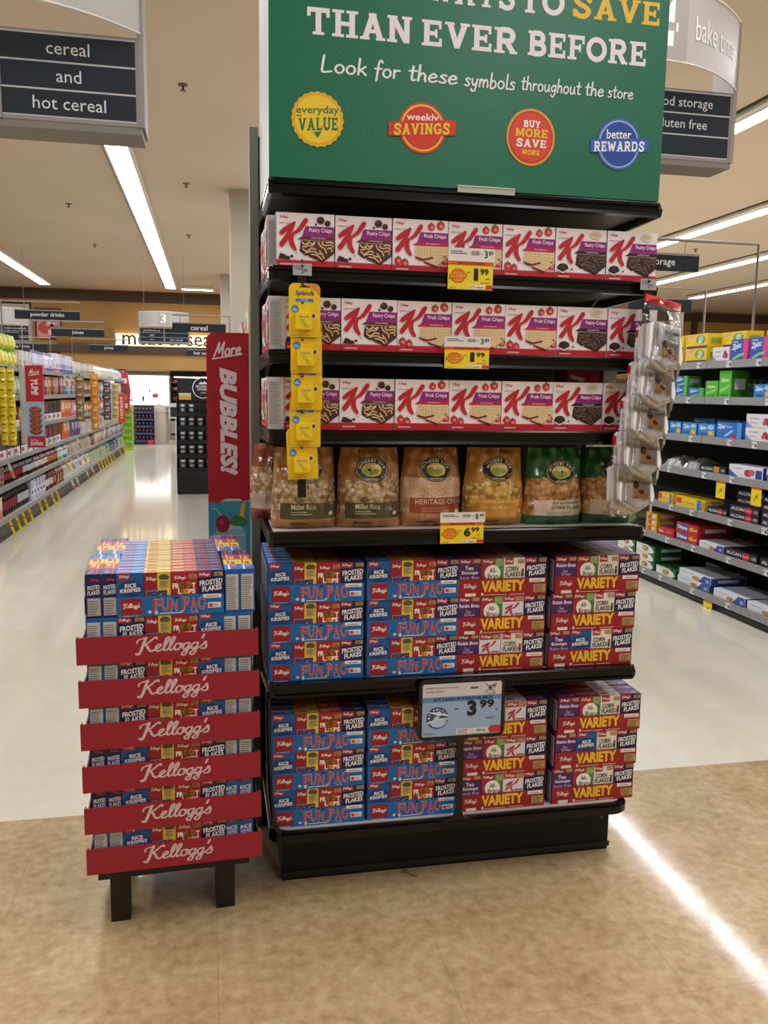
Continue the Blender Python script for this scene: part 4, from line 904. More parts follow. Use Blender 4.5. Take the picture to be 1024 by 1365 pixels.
wv = node(nt, 'ShaderNodeTexWave'); wv.bands_direction = 'Y'; wv.inputs['Scale'].default_value = 45; wv.inputs['Distortion'].default_value = 1.5
nt.links.new(objco(nt), wv.inputs[0]); bp = node(nt, 'ShaderNodeBump'); bp.inputs['Strength'].default_value = .35; bp.inputs['Distance'].default_value = .002
nt.links.new(wv.outputs[1], bp.inputs['Height']); nt.links.new(bp.outputs[0], b.inputs['Normal'])
def filterpack():
    t = thing('coffee_filter_pack', 'x', 'filter pack')
    m = MB(); w_, h_ = .135, .145
    m.prism([(-.066, .035), (-.052, .012), (.0, -.004), (.062, .03), (.068, .05), (.05, .14), (-.05, .142), (-.066, .13)], 'y', -.03, .03, PAPER)
    m.prism([(-.05, .03), (.0, .004), (.055, .036), (.06, .055), (.044, .132), (-.044, .134)], 'y', -.036, -.03, PAPER)
    m.build('filter_stack', t)
    m = MB(); m.box(-.024, .042, -.038, -.036, .035, .132, '#ece6dc'); m.front(-.024, -.038, .035); g = m.reg(0, 0, .066, .097)
    g.rect(.04, .03, .96, .52, '#c99460', 1); g.poly([(.04, .52), (.5, .52), (.96, .12), (.96, .52)], '#9aa2a4', 2); g.ell(.18, .45, .17, .12, '#2c2320', 3, 12); g.ell(.5, .25, .15, .07, '#3a241a', 3, 12); g.ell(.5, .27, .1, .04, '#6d4a2c', 4, 10); g.text('No.2', .1, .05, .34, .12, '#3a241a', 3); g.lines(.1, .62, .8, .9, 4, '#8f877c', 2, .35); g.rect(.62, .78, .9, .84, '#5a4a3c', 3)
    m.build('picture_label', t)
    m = MB(); nx, nz = 8, 12
    for sg in (-1, 1):
        for i in range(nx):
            for j in range(nz):
                q = []
                for a, b in ((i, j), (i + 1, j), (i + 1, j + 1), (i, j + 1)):
                    u, v = -1 + 2 * a / nx, b / nz
                    d = .044 * (1 - u ** 4) * (1 if v < .62 else max(.05, 1 - (v - .62) / .38)) * min(1, .4 + v * 6)
                    q.append((u * (.079 - .008 * v), sg * (d + .002 * math.sin(9 * u + 11 * v)), -.018 + v * .245 if v > .7 else -.018 + v * .245))
                m.add(q, [(0, 1, 2, 3)], CLEAR, True)
    m.build('clear_bag', t)
    m = MB(); m.box(-.069, .069, -.005, -.001, .203, .226, K('#d92418', .25, coat=.5)); m.box(-.069, .069, .001, .005, .203, .226, K('#d92418', .25)); m.build('header_card', t)
    return t
for i in range(5):
    x = 1.305 - .0135 * i; z = 1.62 - .1045 * i
    place('filter', (x, EY - .06 - .004 * (4 - i), z), (-.16, .17 - .02 * i, .22), ['white coffee filter pack hanging topmost, its red header in full view', 'white coffee filter pack, second from the top of the strip', 'white coffee filter pack in the middle of the hanging strip', 'white coffee filter pack, fourth from the top of the strip', 'white coffee filter pack hanging lowest, above the pouch shelf rail'][i], 'coffee filter packs on the clip strip', filterpack)

# ------------------------------------------------------------------ red tray display
YAW = .045
TR0 = V((-.116, 2.338, 0))
def tray_pt(x, y): c, s = math.cos(YAW), math.sin(YAW); return TR0.x + x * c - y * s, TR0.y + x * s + y * c
st = thing('display_pallet', 'black plastic half pallet on stub legs under the red trays', 'pallet', (TR0.x, TR0.y, 0), YAW)
m = MB(); m.box(-.215, .215, .05, .56, .15, .2, K('#111112', .5)); m.box(-.225, .225, .045, .565, .188, .2, K('#111112', .5))
for k in range(5): m.box(-.2 + .09 * k, -.16 + .09 * k, .048, .05, .155, .185, BLACK)
m.build('deck', st)
for x in (-.185, .118):
    for y in (.075, .49):
        m = MB(); m.prism([(x, y), (x + .055, y), (x + .055, y + .07), (x, y + .07)], 'z', 0, .15, K('#111112', .5)); m.box(x + .006, x + .049, y - .002, y, .01, .14, BLACK); m.build('leg', st)
CARD = K('#9c1b2c', .5); KRAFT = K('#8a6a48', .8)
def tray():
    t = thing('cardboard_tray', 'x', 'tray')
    m = MB(); m.box(-.238, .238, .002, .597, 0, .0025, KRAFT, u=KRAFT); m.box(-.238, .238, .594, .597, 0, .075, CARD); m.build('tray_base', t)
    for sx in (-1, 1):
        pr = [(.004, 0), (.004, .074), (.012, .074), (.05, .03), (.597, .03), (.597, 0)]
        m = MB(); m.prism(pr, 'x', *sorted((sx * .2385, sx * .2412)), KRAFT); m.prism(pr, 'x', *sorted((sx * .2412, sx * .2418)), CARD); m.build('side_panel', t)
    m = MB(); m.box(-.244, .244, -.0015, .002, -.003, .073, CARD, b=KRAFT); m.front(-.244, -.0015, -.003); g = m.reg(0, 0, .488, .076)
    g.text('Kellogg', .31, .14, .71, .93, '#dcc3c6', 2, font='kellogg', res=4, shear=.12)
    m.build('front_panel', t)
    return t
TP, TB = .1222, .2005
tn = ['bottom', 'second', 'third', 'fourth', 'fifth', 'topmost']
jx = [.004, .002, .001, .0, -.001, -.003]
for k in range(6):
    x, y = tray_pt(jx[k], 0)
    place('tray', (x, y, TB + TP * k), (0, 0, YAW + .005 * (k % 3 - 1)), ('red cardboard tray with white script lettering, %s of the six' % tn[k]) if k else 'red cardboard tray with white script lettering, resting on the black pallet', 'red cereal trays in one stack', tray)
spec = [(('fun', 1), 'fun', ('func', 1)), (('fun', -1), 'fun', ('func', 1)), (('fun', -1), 'fun', ('fun', 1)), (('fun', 1), 'funb', ('fun', 1)), (('fun', 1), 'funb', ('fun', 1)), (('fun', 1), 'funb', ('fun', 1)), (('fun', -1), 'fun', ('fun', 1))]
def endpack(key, sgn, x, yf, z, lb, rz=0.0):
    a, b = tray_pt((x + PD) if sgn > 0 else x, yf + PW / 2)
    pack(key, a, b, z, sgn * PI / 2 + YAW + rz, lb, 'multipacks standing end-on in the red trays')
for k in range(7):
    L_, c_, r_ = spec[k]
    z = TB + TP * k + (.003 if k < 6 else .0005)
    where = '%s red tray' % tn[k] if k < 6 else 'top of the red tray stack'
    endpack(L_[0], L_[1], -.222, .014, z, 'blue cereal multipack standing end-on, aisle side of the %s' % where, .02 if k == 6 else 0)
    endpack(r_[0], r_[1], .141 + (.012 if k == 6 else 0), .014, z, 'blue cereal multipack standing end-on, shelf side of the %s' % where, -.02 if k == 6 else 0)
    for d in range(6 if k >= 5 else 1):
        x, y = tray_pt(.004, .012 + d * (PD + .004)); lb = 'blue cereal multipack facing out from the middle of the %s' % where
        if d: lb = 'blue cereal multipack, %s row back in the middle, %s' % (nth(d + 1), where)
        pack(c_, x, y, z, YAW, lb, 'multipacks facing out from the red trays')
    if k >= 5:
        endpack('fun', 1, -.222 + .005, .014 + PW + .004, z, 'blue cereal multipack end-on in the rear, aisle side, %s' % where)
        endpack('fun', 1, .137, .014 + PW + .004, z, 'blue cereal multipack end-on in the rear, shelf side, %s' % where)
m = MB(); m.tube([(0, 0, .003), (.012, -.004, .012), (.02, -.014, .01), (.03, -.03, .004), (.045, -.036, .003), (.04, -.02, .008)], [.001, .003, .002, .0025, .002, .001], K('#7a5a30', .8), 6)
o = m.build('dried_leaf_curl', loc=(.59, 2.51, 0)); tag(o, 'small curled brown leaf scrap on the tan floor before the black base', 'leaf')
# ------------------------------------------------------------------ aisle shelving runs
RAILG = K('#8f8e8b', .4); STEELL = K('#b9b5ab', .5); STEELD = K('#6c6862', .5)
def run(name, label, X, sgn, ya, yb, zs, depth=.45, kick='#4b4843', light=True, tags=None, lip=.045):
    """shelving run along Y; sgn = +1 when the goods face +X"""
    t = thing('aisle_shelving', label, 'shelving', (X, ya, 0))
    L = yb - ya
    def bx(m, a0, a1, *r, **k): m.box(min(-sgn * a0, -sgn * a1), max(-sgn * a0, -sgn * a1), *r, **k)
    m = MB(); bx(m, .03, depth, 0, L, 0, zs[0] - lip, K(kick, .5)); bx(m, .022, .03, 0, L, .01, .04, K('#2c2a28', .5)); m.build('base', t)
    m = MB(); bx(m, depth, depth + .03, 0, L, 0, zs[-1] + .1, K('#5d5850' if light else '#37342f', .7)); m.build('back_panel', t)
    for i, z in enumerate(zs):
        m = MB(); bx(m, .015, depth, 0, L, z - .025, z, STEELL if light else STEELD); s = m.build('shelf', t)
        m = MB()
        n = max(1, round(L / 1.22))
        for k in range(n):
            y0, y1 = k * L / n + .003, (k + 1) * L / n - .003
            pr = [(-sgn * .0, z + .004), (-sgn * .004, z + .006), (-sgn * .016, z + .002), (-sgn * .016, z - lip), (-sgn * .004, z - lip), (sgn * .003, z - lip + .004)]
            m.prism(pr, 'y', y0, y1, RAILG)
        m.build('price_rail', s)
        r = random.Random(i * 7 + int(abs(X) * 10))
        y = .12 + r.random() * .2
        while y < L - .1:
            w_ = .055
            m = MB(); m.box(*(sorted((sgn * .0035, sgn * .0055))), y, y + w_, z - lip + .004, z - .002, '#dcdde0')
            m.face((sgn * .0055, y if sgn > 0 else y + w_, z - lip + .004), (0, sgn, 0), (0, 0, 1)); g = m.reg(0, 0, w_, lip - .006); g.lines(.08, .5, .6, .9, 2, '#77787c', 1); g.rect(.62, .2, .92, .7, '#3a3a3e', 1)
            if tags: m.build('price_label', s)
            y += r.uniform(.28, .5) if tags else 9
    return t
LZ = [.22, .54, .81, 1.12, 1.45, 1.76]; LX = -2.05
run('drinks', 'long grey shelving run stocked with drinks, beyond the red tray display', LX, 1, 7.6, 21.7, LZ)
LS = ['bottom shelf', 'second shelf up', 'third shelf up', 'fourth shelf up', 'fifth shelf up', 'top shelf']

# -- product builders: local front faces -Y, origin at front bottom centre
def p_bottle(w, h, c, cap, lab):
    m = MB(); r = w / 2; m.lathe([(.001, 0), (r * .9, 0), (r, h * .04), (r, h * .22, lab), (r, h * .55), (r * .96, h * .62), (r * .55, h * .8), (r * .32, h * .88), (r * .32, h * .93)], K(c, .2), 12, (0, r, 0)); m.build
    m.lathe([(r * .38, h * .92), (r * .38, h), (.001, h)], cap, 10, (0, r, 0)); return m
def p_jug(w, h, c, cap, lab):
    m = MB(); r = w / 2; m.lathe([(.001, 0), (r, .0), (r * 1.02, h * .06), (r, h * .5), (r * .98, h * .66), (r * .5, h * .86), (r * .3, h * .9)], K(c, .3), 8, (0, r * .8, 0), 1, .8); m.lathe([(r * .34, h * .9), (r * .34, h), (.001, h)], cap, 8, (0, r * .8, 0))
    m.front(-r * .62, -.001 + r * .06, h * .14); g = m.reg(0, 0, r * 1.24, h * .36); g.rect(0, 0, 1, 1, lab, 3); g.rect(.1, .4, .9, .7, c, 4); m.tube([(r * .5, r * .8, h * .8), (r * .95, r * .8, h * .74), (r * .95, r * .8, h * .5)], .012, K(c, .3), 6); return m
def p_carton(w, h, c, cap, lab, d=.1):
    m = MB(); m.box(-w / 2, w / 2, 0, d, 0, h, c)
    for fr in ('front', 'leftf', 'rightf'):
        if fr == 'front': m.front(-w / 2, 0, 0); ww = w
        elif fr == 'leftf': m.leftf(-w / 2, d, 0); ww = d
        else: m.rightf(w / 2, 0, 0); ww = d
        g = m.reg(0, 0, ww, h); g.rect(0, .0, 1, .2, cap, 1); g.rect(.12, .5, .88, .82, lab, 1); g.ell(.5, .36, .26, .12, cap, 2, 12); g.lines(.2, .58, .8, .76, 2, c, 2)
    return m
def p_pouch(w, h, c, cap, lab):
    m = MB(); nx, nz = 6, 6
    for sg in (1, -1):
        for i in range(nx):
            for j in range(nz):
                q = []
                for a, b in ((i, j), (i + 1, j), (i + 1, j + 1), (i, j + 1)):
                    u, v = -1 + 2 * a / nx, b / nz
                    q.append((u * w / 2 * (1 - .06 * math.sin(PI * v)), .04 - sg * .04 * (1 - u * u) ** .6 * min(1, .35 + 2 * v, .12 + (1 - v) * 2.4), v * h))
                m.add(q, [(0, 1, 2, 3)], K(cap if j in (0, nz - 1) else lab if (j in (2, 3) and 1 <= i <= 4) else c, .3), True)
    return m
def p_case(w, h, c, cap, lab, d=.2):
    m = MB(); m.prism([(-w / 2, .01), (-w / 2 + .01, 0), (w / 2 - .01, 0), (w / 2, .01), (w / 2, d), (-w / 2, d)], 'z', 0, h, K(c, .25))
    m.front(-w / 2, 0, 0); g = m.reg(0, 0, w, h); g.rect(.03, 0, .97, .36, cap, 1); g.rect(.1, .5, .9, .84, lab, 1); g.lines(.15, .56, .85, .8, 2, c, 2); g.rect(.1, .1, .5, .26, '#c22a34', 2)
    m.rightf(w / 2, .01, 0); g = m.reg(0, 0, d - .02, h); g.rect(0, 0, 1, .36, cap, 1); m.leftf(-w / 2, d, 0); g = m.reg(0, 0, d - .02, h); g.rect(0, 0, 1, .36, cap, 1); return m
def p_sixpack(w, h, c, cap, lab):                                # can pack in shrink film, rounded shoulders
    m = MB(); m.prism([(-w / 2, 0), (w / 2, 0), (w / 2, h * .8), (w / 2 - .02, h * .96), (0, h), (-w / 2 + .02, h * .96), (-w / 2, h * .8)], 'y', 0, .14, K(c, .25)); m.front(-w / 2, 0, 0); g = m.reg(0, 0, w, h); g.rect(0, .2, 1, .55, lab, 1); g.rect(.2, .28, .8, .46, cap, 2); return m
PB = {'bottle': (p_bottle, 'drink_bottle', 'bottle', 'plastic drink bottle'), 'jug': (p_jug, 'juice_jug', 'jug', 'juice jug'), 'carton': (p_carton, 'drink_carton', 'carton', 'drink carton'), 'pouch': (p_pouch, 'snack_pouch', 'bag', 'snack pouch'),
      'case': (p_case, 'soda_case', 'drink case', 'soda can case'), 'sixpack': (p_sixpack, 'can_multipack', 'can pack', 'film-wrapped can pack')}
PCACHE = {}
def product(kind, w, h, cols, loc, rz, label, group):
    fn, nm, ct, _ = PB[kind]
    key = (kind, round(w, 3), round(h, 3), cols)
    if key not in PCACHE:
        m = fn(w, h, *cols)
        PCACHE[key] = tag(m.build(nm), label, ct); o = PCACHE[key]
    else: o = PCACHE[key].copy(); COL.objects.link(o)
    o.location = loc; o.rotation_euler = (0, 0, rz); o['label'] = label; o['group'] = group
    return o
C_ = lambda n, *c: (n, c)
YG = [C_('lime yellow', '#cfd230', '#7fae2c', '#e9e27a'), C_('yellow', '#e2cf38', '#9bbf3a', '#f0e68a')]
LBL = [C_('pale blue', '#c9d8e6', '#3c6db0', '#eef2f5'), C_('white and blue', '#e2e6ea', '#2c5fa8', '#b9cbe0'), C_('lilac', '#b9b3cf', '#5a4a86', '#e7e3ee'), C_('white and pink', '#ece2e6', '#d2748f', '#f4eef0')]
CRM = [C_('cream', '#ded5c2', '#c9a777', '#efe8da'), C_('beige', '#cdbfa8', '#a8845a', '#e3d8c5'), C_('grey', '#b9b7b2', '#8a8a8a', '#dad8d4'), C_('white', '#e6e4df', '#a7b4bf', '#d3d3cf'), C_('aqua', '#9fc4cf', '#3d87a8', '#dbe8ec')]
MIX = [C_('teal', '#4fa59a', '#226b62', '#cfe4df'), C_('orange', '#dd8a35', '#b9541f', '#f0d2a8'), C_('red', '#b9323c', '#7d1f2b', '#e7c3c0'), C_('brown', '#8a5f43', '#5c3a28', '#c9a98a'), C_('grey', '#a7a5a6', '#6f6e74', '#d8d5d2'), C_('pale blue', '#b6cbd8', '#5f8fb0', '#e5edf1')]
BLK = [C_('black', '#1d1b1e', '#c9c3c4', '#b3262f'), C_('black and white', '#252326', '#e3dfdf', '#3b3a3e')]
DRK = [C_('dark cola-brown', '#221613', '#b02a31', '#8f2630'), C_('black', '#18161a', '#17161a', '#c7c2c2'), C_('deep red', '#5c1620', '#2b2024', '#d9cfc9'), C_('maroon', '#6d2028', '#332226', '#c27b43')]
PNK = [C_('orange', '#e08a4a', '#d2582b', '#f2cfa8'), C_('peach', '#e9b28f', '#d9795a', '#f3ddd0'), C_('pink', '#dd9bb1', '#c4517d', '#f3dde4')]
COOL = [C_('green', '#8fb08a', '#4c7c4f', '#dfe9da'), C_('pale green', '#c6d4bb', '#86a877', '#eef2e8'), C_('blue', '#4c74a8', '#2a4a80', '#d7e1ec'), C_('lime', '#b9cf4a', '#6f9a2c', '#eef0c0'), C_('violet', '#6f5590', '#44306a', '#d8cfe4')]
BRW = [C_('caramel brown', '#9a6230', '#5c3716', '#d8b483'), C_('white', '#e1ddd8', '#b9323c', '#c9d2da'), C_('cream', '#d9cfbb', '#a78a5c', '#efe8d8')]
plan = {5: [(7.9, 9.3, 'pouch', YG, .17, .17, 2), (9.3, 10.0, 'carton', CRM, .12, .2, 1), (10.0, 11.4, 'pouch', LBL, .15, .24, 1), (11.4, 12.8, 'carton', LBL, .15, .26, 1), (12.8, 15, 'carton', CRM, .17, .2, 1), (15, 21.5, 'bottle', CRM, .23, .24, 1)],
        4: [(8.0, 10.2, 'pouch', COOL[:2], .2, .22, 1), (10.2, 11.6, 'carton', MIX[1:5], .13, .24, 1), (11.6, 13, 'carton', MIX, .12, .27, 1), (13, 17, 'pouch', MIX, .22, .24, 1), (17, 21.5, 'carton', CRM, .3, .22, 1)],
        3: [(8.0, 9.2, 'case', BLK, .3, .2, 1), (9.2, 10.2, 'case', PNK, .3, .2, 1), (10.2, 11.7, 'case', BLK, .3, .25, 1), (11.7, 12.7, 'case', PNK[:2], .26, .25, 1), (12.7, 13.5, 'pouch', PNK[2:], .2, .24, 1), (13.5, 21.5, 'pouch', MIX, .3, .2, 1)],
        2: [(8.0, 11.8, 'case', BLK, .3, .25, 1), (11.8, 12.5, 'case', PNK[:1], .26, .26, 1), (12.5, 13.4, 'case', COOL[2:], .26, .24, 1), (13.4, 16.5, 'jug', CRM, .2, .24, 1), (16.5, 21.5, 'carton', CRM, .3, .2, 1)],
        1: [(7.9, 8.5, 'sixpack', DRK[2:], .18, .2, 1), (8.5, 9.9, 'bottle', DRK[:2], .1, .215, 1), (9.9, 11.4, 'bottle', DRK[2:], .11, .215, 1), (11.4, 12.2, 'bottle', COOL, .12, .215, 1), (12.2, 14.5, 'jug', CRM[:2], .19, .21, 1), (14.5, 21.5, 'carton', MIX[3:] + CRM[:2], .3, .19, 1)],
        0: [(7.8, 8.4, 'case', PNK[1:2], .26, .22, 1), (8.4, 9.6, 'bottle', DRK[:2], .105, .28, 1), (9.6, 10.4, 'sixpack', LBL, .16, .24, 1), (10.4, 11.2, 'bottle', DRK[2:], .13, .27, 1), (11.2, 11.8, 'jug', BRW[:1], .19, .27, 1), (11.8, 14.2, 'bottle', BRW[1:], .15, .27, 1), (14.2, 21.5, 'jug', COOL, .27, .24, 1)]}
for si, segs in plan.items():
    n = 0
    for (a, b, kind, cols, pitch, h, layers) in segs:
        a, b, pitch = a * 1.1, min(b * 1.1, 21.6), pitch * 1.1
        y = a
        r = random.Random(int(a * 10) + si)
        while y + pitch <= b + .02:
            cn, cc = cols[r.randrange(len(cols))] if kind not in ('bottle',) else cols[min(len(cols) - 1, int((y - a) / (b - a) * len(cols)))]
            n += 1
            for l in range(layers):
                lb = '%s %s, %s from near end, drinks run %s' % (cn, PB[kind][3], nth(n), LS[si])
                if layers > 1: lb += (', lower' if l == 0 else ', upper')
                w_ = pitch * .95
                product(kind, w_, h, cc, (LX - .03 - r.random() * .012, y + pitch / 2, LZ[si] + .003 + l * (h + .002)), PI / 2, lb, 'goods on the drinks shelves')
            y += pitch
# -- small flags jutting from the rails
def flag():
    m = MB(); m.prism([(-.0, .01), (.03, 0), (.08, -.155), (.048, -.15)], 'y', -.001, .001, K('#efd11c', .35)); m.front(0, -.001, -.155); g = m.reg(0, 0, .08, .155); g.poly([(.16, .72), (.54, .7), (.6, .6), (.24, .62)], '#d8571e', 1)
    return tag(m.build('price_flag'), 'x', 'price flag')
def flag2():
    m = MB(); m.prism([(-.0, .01), (.03, 0), (.08, -.155), (.048, -.15)], 'y', -.001, .001, K('#e2dcd2', .35)); m.front(0, -.001, -.155); g = m.reg(0, 0, .08, .155); g.poly([(.3, .5), (.68, .48), (.95, .04), (.62, .06)], '#e07b35', 1)
    return tag(m.build('price_flag'), 'x', 'price flag')
fl = {0: [8.35, 8.62, 8.9, 9.2, 9.75, 10.05, 10.5, 10.8, 12.0, 12.4, 13.4, 14.0, 14.8, 15.2, 15.6, 16.0, 16.5, 17.0, 18.2, 19.0, 20.0], 1: [11.6, 12.0, 12.6, 13.1], 2: [8.4, 12.6, 15.8, 16.6], 3: [14.2, 14.6, 15.0, 16.4], 4: [8.3, 8.6, 14.6, 15.0, 15.4, 17.2], 5: [11.7, 12.2, 12.7, 13.2, 14.2]}
for si, ys in fl.items():
    for k, y in enumerate(ys):
        yel = (si == 0 and (y < 11 or y > 14.5)) or (si == 4 and y < 9) or (si == 1 and k == 0)
        place('flagy' if yel else 'flagw', (LX + .004, min(y * 1.1, 21.4), LZ[si] - .03), (0, 0, 0), '%s price flag on the drinks run %s, %s from near end' % ('yellow' if yel else 'white and orange', LS[si], nth(k + 1)), 'price flags along the drinks shelves', flag if yel else flag2)
# -- hanging strips of goods facing down the aisle
def hang_bag(c, lab, w_=.11, h_=.1):
    def f():
        m = MB(); nx, nz = 4, 5
        for sg in (1, -1):
            for i in range(nx):
                for j in range(nz):
                    q = []
                    for a, b in ((i, j), (i + 1, j), (i + 1, j + 1), (i, j + 1)):
                        u, v = -1 + 2 * a / nx, b / nz
                        q.append((u * w_ / 2, -sg * .022 * (1 - u * u) ** .6 * math.sin(PI * (.08 + .84 * v)) - .02, v * h_))
                    m.add(q, [(0, 1, 2, 3)], K(lab if (j == 2 and i in (1, 2)) else c, .22, coat=.4), True)
        return tag(m.build('hanging_snack_bag'), 'x', 'snack bag')
    return f
for (nm, Y, xa, xb, zt, zb, n, c, lab) in (('yellow', 9.0, -2.03, -1.88, 1.73, .98, 9, '#e3c81f', '#8a6a1a'), ('brown', 12.7, -1.86, -1.74, 1.73, 1.08, 6, '#8a7048', '#d9c9a0'), ('orange', 14.1, -1.84, -1.72, 1.78, .9, 7, '#d98a22', '#f0c46a'),
        ('dark purple', 15.8, -1.85, -1.72, 1.68, 1.0, 6, '#5d4a55', '#c9b3b9'), ('straw yellow', 17.2, -1.85, -1.73, 1.66, .98, 6, '#c9b06a', '#8f7a4a')):
    t = thing('hanging_strip', 'thin strip clipped to the drinks shelves holding %s snack bags' % nm, 'clip strip', ((xa + xb) / 2, Y, 0))
    m = MB(); m.box(-.008, .008, 0, .004, zb, zt + .02, BLACK); m.tube([(0, .002, zt + .015), (LX + .06 - (xa + xb) / 2, .01, zt + .02), (LX + .006 - (xa + xb) / 2, .01, zt + .005)], .004, BLACK, 6); m.build('strip', t)
    ph = (zt - zb) / n; col = 2 if nm == 'yellow' else 1
    for k in range(n):
        for cidx in range(col):
            w_ = (xb - xa) / col
            place('hb' + nm, (xa + w_ * (cidx + .5), Y - .004, zt - ph * (k + 1)), (0, 0, .1 * math.sin(k * 2.1)), '%s snack bag on its drinks aisle strip, %s from the top%s' % (nm, nth(k + 1), '' if col == 1 else (', shelf side' if cidx == 0 else ', aisle side')), 'snack bags on hanging strips', hang_bag(c, lab, w_ * .98, ph * .98))
def fin(name, label, Y, xa, xb, za, zb, art, pole=None):
    t = thing('aisle_fin_sign', label, 'sign', ((xa + xb) / 2, Y, za)); W_, H_ = xb - xa, zb - za
    m = MB(); m.prism([(-W_ / 2, 0), (W_ / 2, 0), (W_ / 2, H_), (-W_ / 2 + W_ * .12, H_), (-W_ / 2, H_ - W_ * .12)], 'y', 0, .008, K('#d8d4ce', .4)); m.front(-W_ / 2, 0, 0); art(m.reg(0, 0, W_, H_)); m.build('sign_panel', t)
    m = MB(); m.box(*(sorted((pole * W_ / 2, pole * (W_ / 2 + (.02 if pole > 0 else abs(xa - LX) - .004))))), -.002, .012, H_ * .05, H_ * .98, K('#c9c6be', .3)); m.build('side_bracket', t)
def art_bub(g):
    RD = '#b01b2d'
    g.poly([(0, .32), (1, .32), (1, 1), (.12, 1), (0, .976)], RD, 1); g.rect(0, 0, 1, .31, '#3a93ab', 1)
    g.poly([(0, .305), (.12, .31), (.22, .3), (.34, .315), (.5, .325), (.72, .325), (.84, .31), (1, .315), (1, .34), (0, .34)], RD, 2)
    r = random.Random(3)
    for k in range(26):
        x, y, q = r.uniform(.05, .95), r.uniform(.36, .97), r.uniform(.03, .1); g.ell(x, y, q, q * .24, '#a31628', 2, 14); g.ell(x, y, q * .7, q * .17, RD, 3, 14)
    g.text('More', .16, .905, .82, .965, '#ecd9dc', 5, font='hand', weight=.34, shear=.25, tilt=.012); g.line([(.14, .893), (.84, .915)], .006, '#ecd9dc', 5)
    g.text('BUBBLES!', .3, .42, .72, .86, '#ecd9dc', 5, bold=.055, shear=.25, rot=-90)
    g.poly([(.12, .0), (.9, .0), (.9, .17), (.82, .2), (.24, .2), (.12, .17)], '#7fb0bd', 3); g.poly([(.2, .19), (.8, .19), (.78, .21), (.22, .21)], '#9cc4cc', 4); g.line([(.16, .165), (.86, .165)], .004, '#cfe3e6', 5)
    g.ell(.34, .215, .17, .037, '#8f1a2c', 5, 18); g.ell(.31, .222, .06, .012, '#b8404c', 6, 10); g.line([(.3, .25), (.2, .275), (.08, .28)], .0025, '#cfd8c0', 6, True, 3); g.poly([(.5, .225), (.62, .25), (.8, .245), (.95, .225), (.82, .205), (.6, .205)], '#3f7a38', 5); g.poly([(.72, .23), (.8, .3), (.9, .31), (.84, .22)], '#dcae3a', 4)
    g.ell(.28, .075, .2, .045, '#8f1a2c', 5, 18); g.line([(.4, .045), (.55, .05), (.7, .075)], .022, '#8fae36', 6, True, 3); g.ell(.55, .02, .22, .03, '#c77f84', 5, 14); g.ell(.62, .12, .1, .02, '#a8cdd6', 5, 12)
fin('bubbles', 'red and teal drinks fin sign with a cherry glass picture, beside the end shelves', 3.3, -.012, .146, .84, 1.765, art_bub, 1)
def art_yum(g):
    g.rect(0, 0, 1, 1, '#c4202f', 1); g.rect(0, .14, 1, .56, '#9fc0dc', 2)
    g.text('More', .2, .89, .8, .96, '#f0dfe0', 4, font='hand', weight=.34, shear=.25, tilt=.02); g.line([(.2, .875), (.8, .895)], .008, '#f0dfe0', 4); g.text('YUM!', .3, .64, .72, .84, '#f0dfe0', 4, bold=.05, shear=.2, rot=-90)
    for k in range(5): g.ell(.5, .2 + .065 * k, .36, .045, '#7b4127', 3, 16); g.ell(.5, .212 + .065 * k, .32, .03, '#a86238', 4, 16); g.ell(.4, .22 + .065 * k, .08, .012, '#5a2a18', 5, 8)
    g.text('Get More', .15, .075, .6, .11, '#f0dfe0', 4, shear=.2); g.text('SUMMER!', .15, .025, .85, .07, '#f0dfe0', 4, bold=.04)
fin('yum', 'red fin sign with a tall stack of brown biscuits pictured, in the drinks aisle', 10.0, -1.985, -1.8, .89, 1.79, art_yum, -1)
def art_or(g): g.rect(0, 0, 1, 1, '#d8431f', 1); g.text('REFRESH', .3, .15, .7, .9, '#f2d9cc', 2, bold=.03, rot=-90)
fin('orange', 'plain orange-red fin sign at the far end of the drinks aisle', 18.3, -1.86, -1.72, .86, 1.44, art_or, -1)

# ------------------------------------------------------------------ storage and wraps shelving
RZ = [.105, .43, .70, 1.0, 1.26, 1.55, 1.81]; RX = 3.6
run('wraps', 'grey shelving run with black base stocked with wraps and storage bags', RX, -1, 3.6, 7.9, RZ, .5, '#141414', False, True, .05)
RS = ['deck', 'second shelf', 'third shelf', 'fourth shelf', 'fifth shelf', 'sixth shelf', 'top shelf']
def wbox(w, h, d, c, art, cs=None):
    m = MB(); m.box(-w / 2, w / 2, 0, d, 0, h, c)
    m.front(-w / 2, 0, 0); art(m.reg(0, 0, w, h))
    if cs:
        for s_ in ('leftf', 'rightf'):
            (m.leftf(-w / 2, d, 0) if s_ == 'leftf' else m.rightf(w / 2, 0, 0)); g = m.reg(0, 0, d, h); g.rect(.02, .02, .98, .98, cs, 1); g.rect(.2, .3, .8, .7, '#d9dee2' if cs != '#e7c41e' else '#8aa03a', 2)
    return m
def a_glad(g):
    g.rect(0, 0, 1, 1, '#ecc61d', 1); g.poly([(.04, .62), (.36, .78), (.36, .94), (.04, .78)], '#d02c2a', 2); g.text('GLAD', .06, .68, .34, .86, '#f6e8d8', 3, bold=.03, tilt=.1); g.ell(.68, .58, .22, .32, '#6f9a52', 2, 14); g.ell(.7, .64, .12, .2, '#b9cfa0', 3, 10); g.ell(.66, .4, .1, .12, '#cfd8cf', 3, 8); g.rect(.05, 0, 1, .16, '#4a3550', 2)
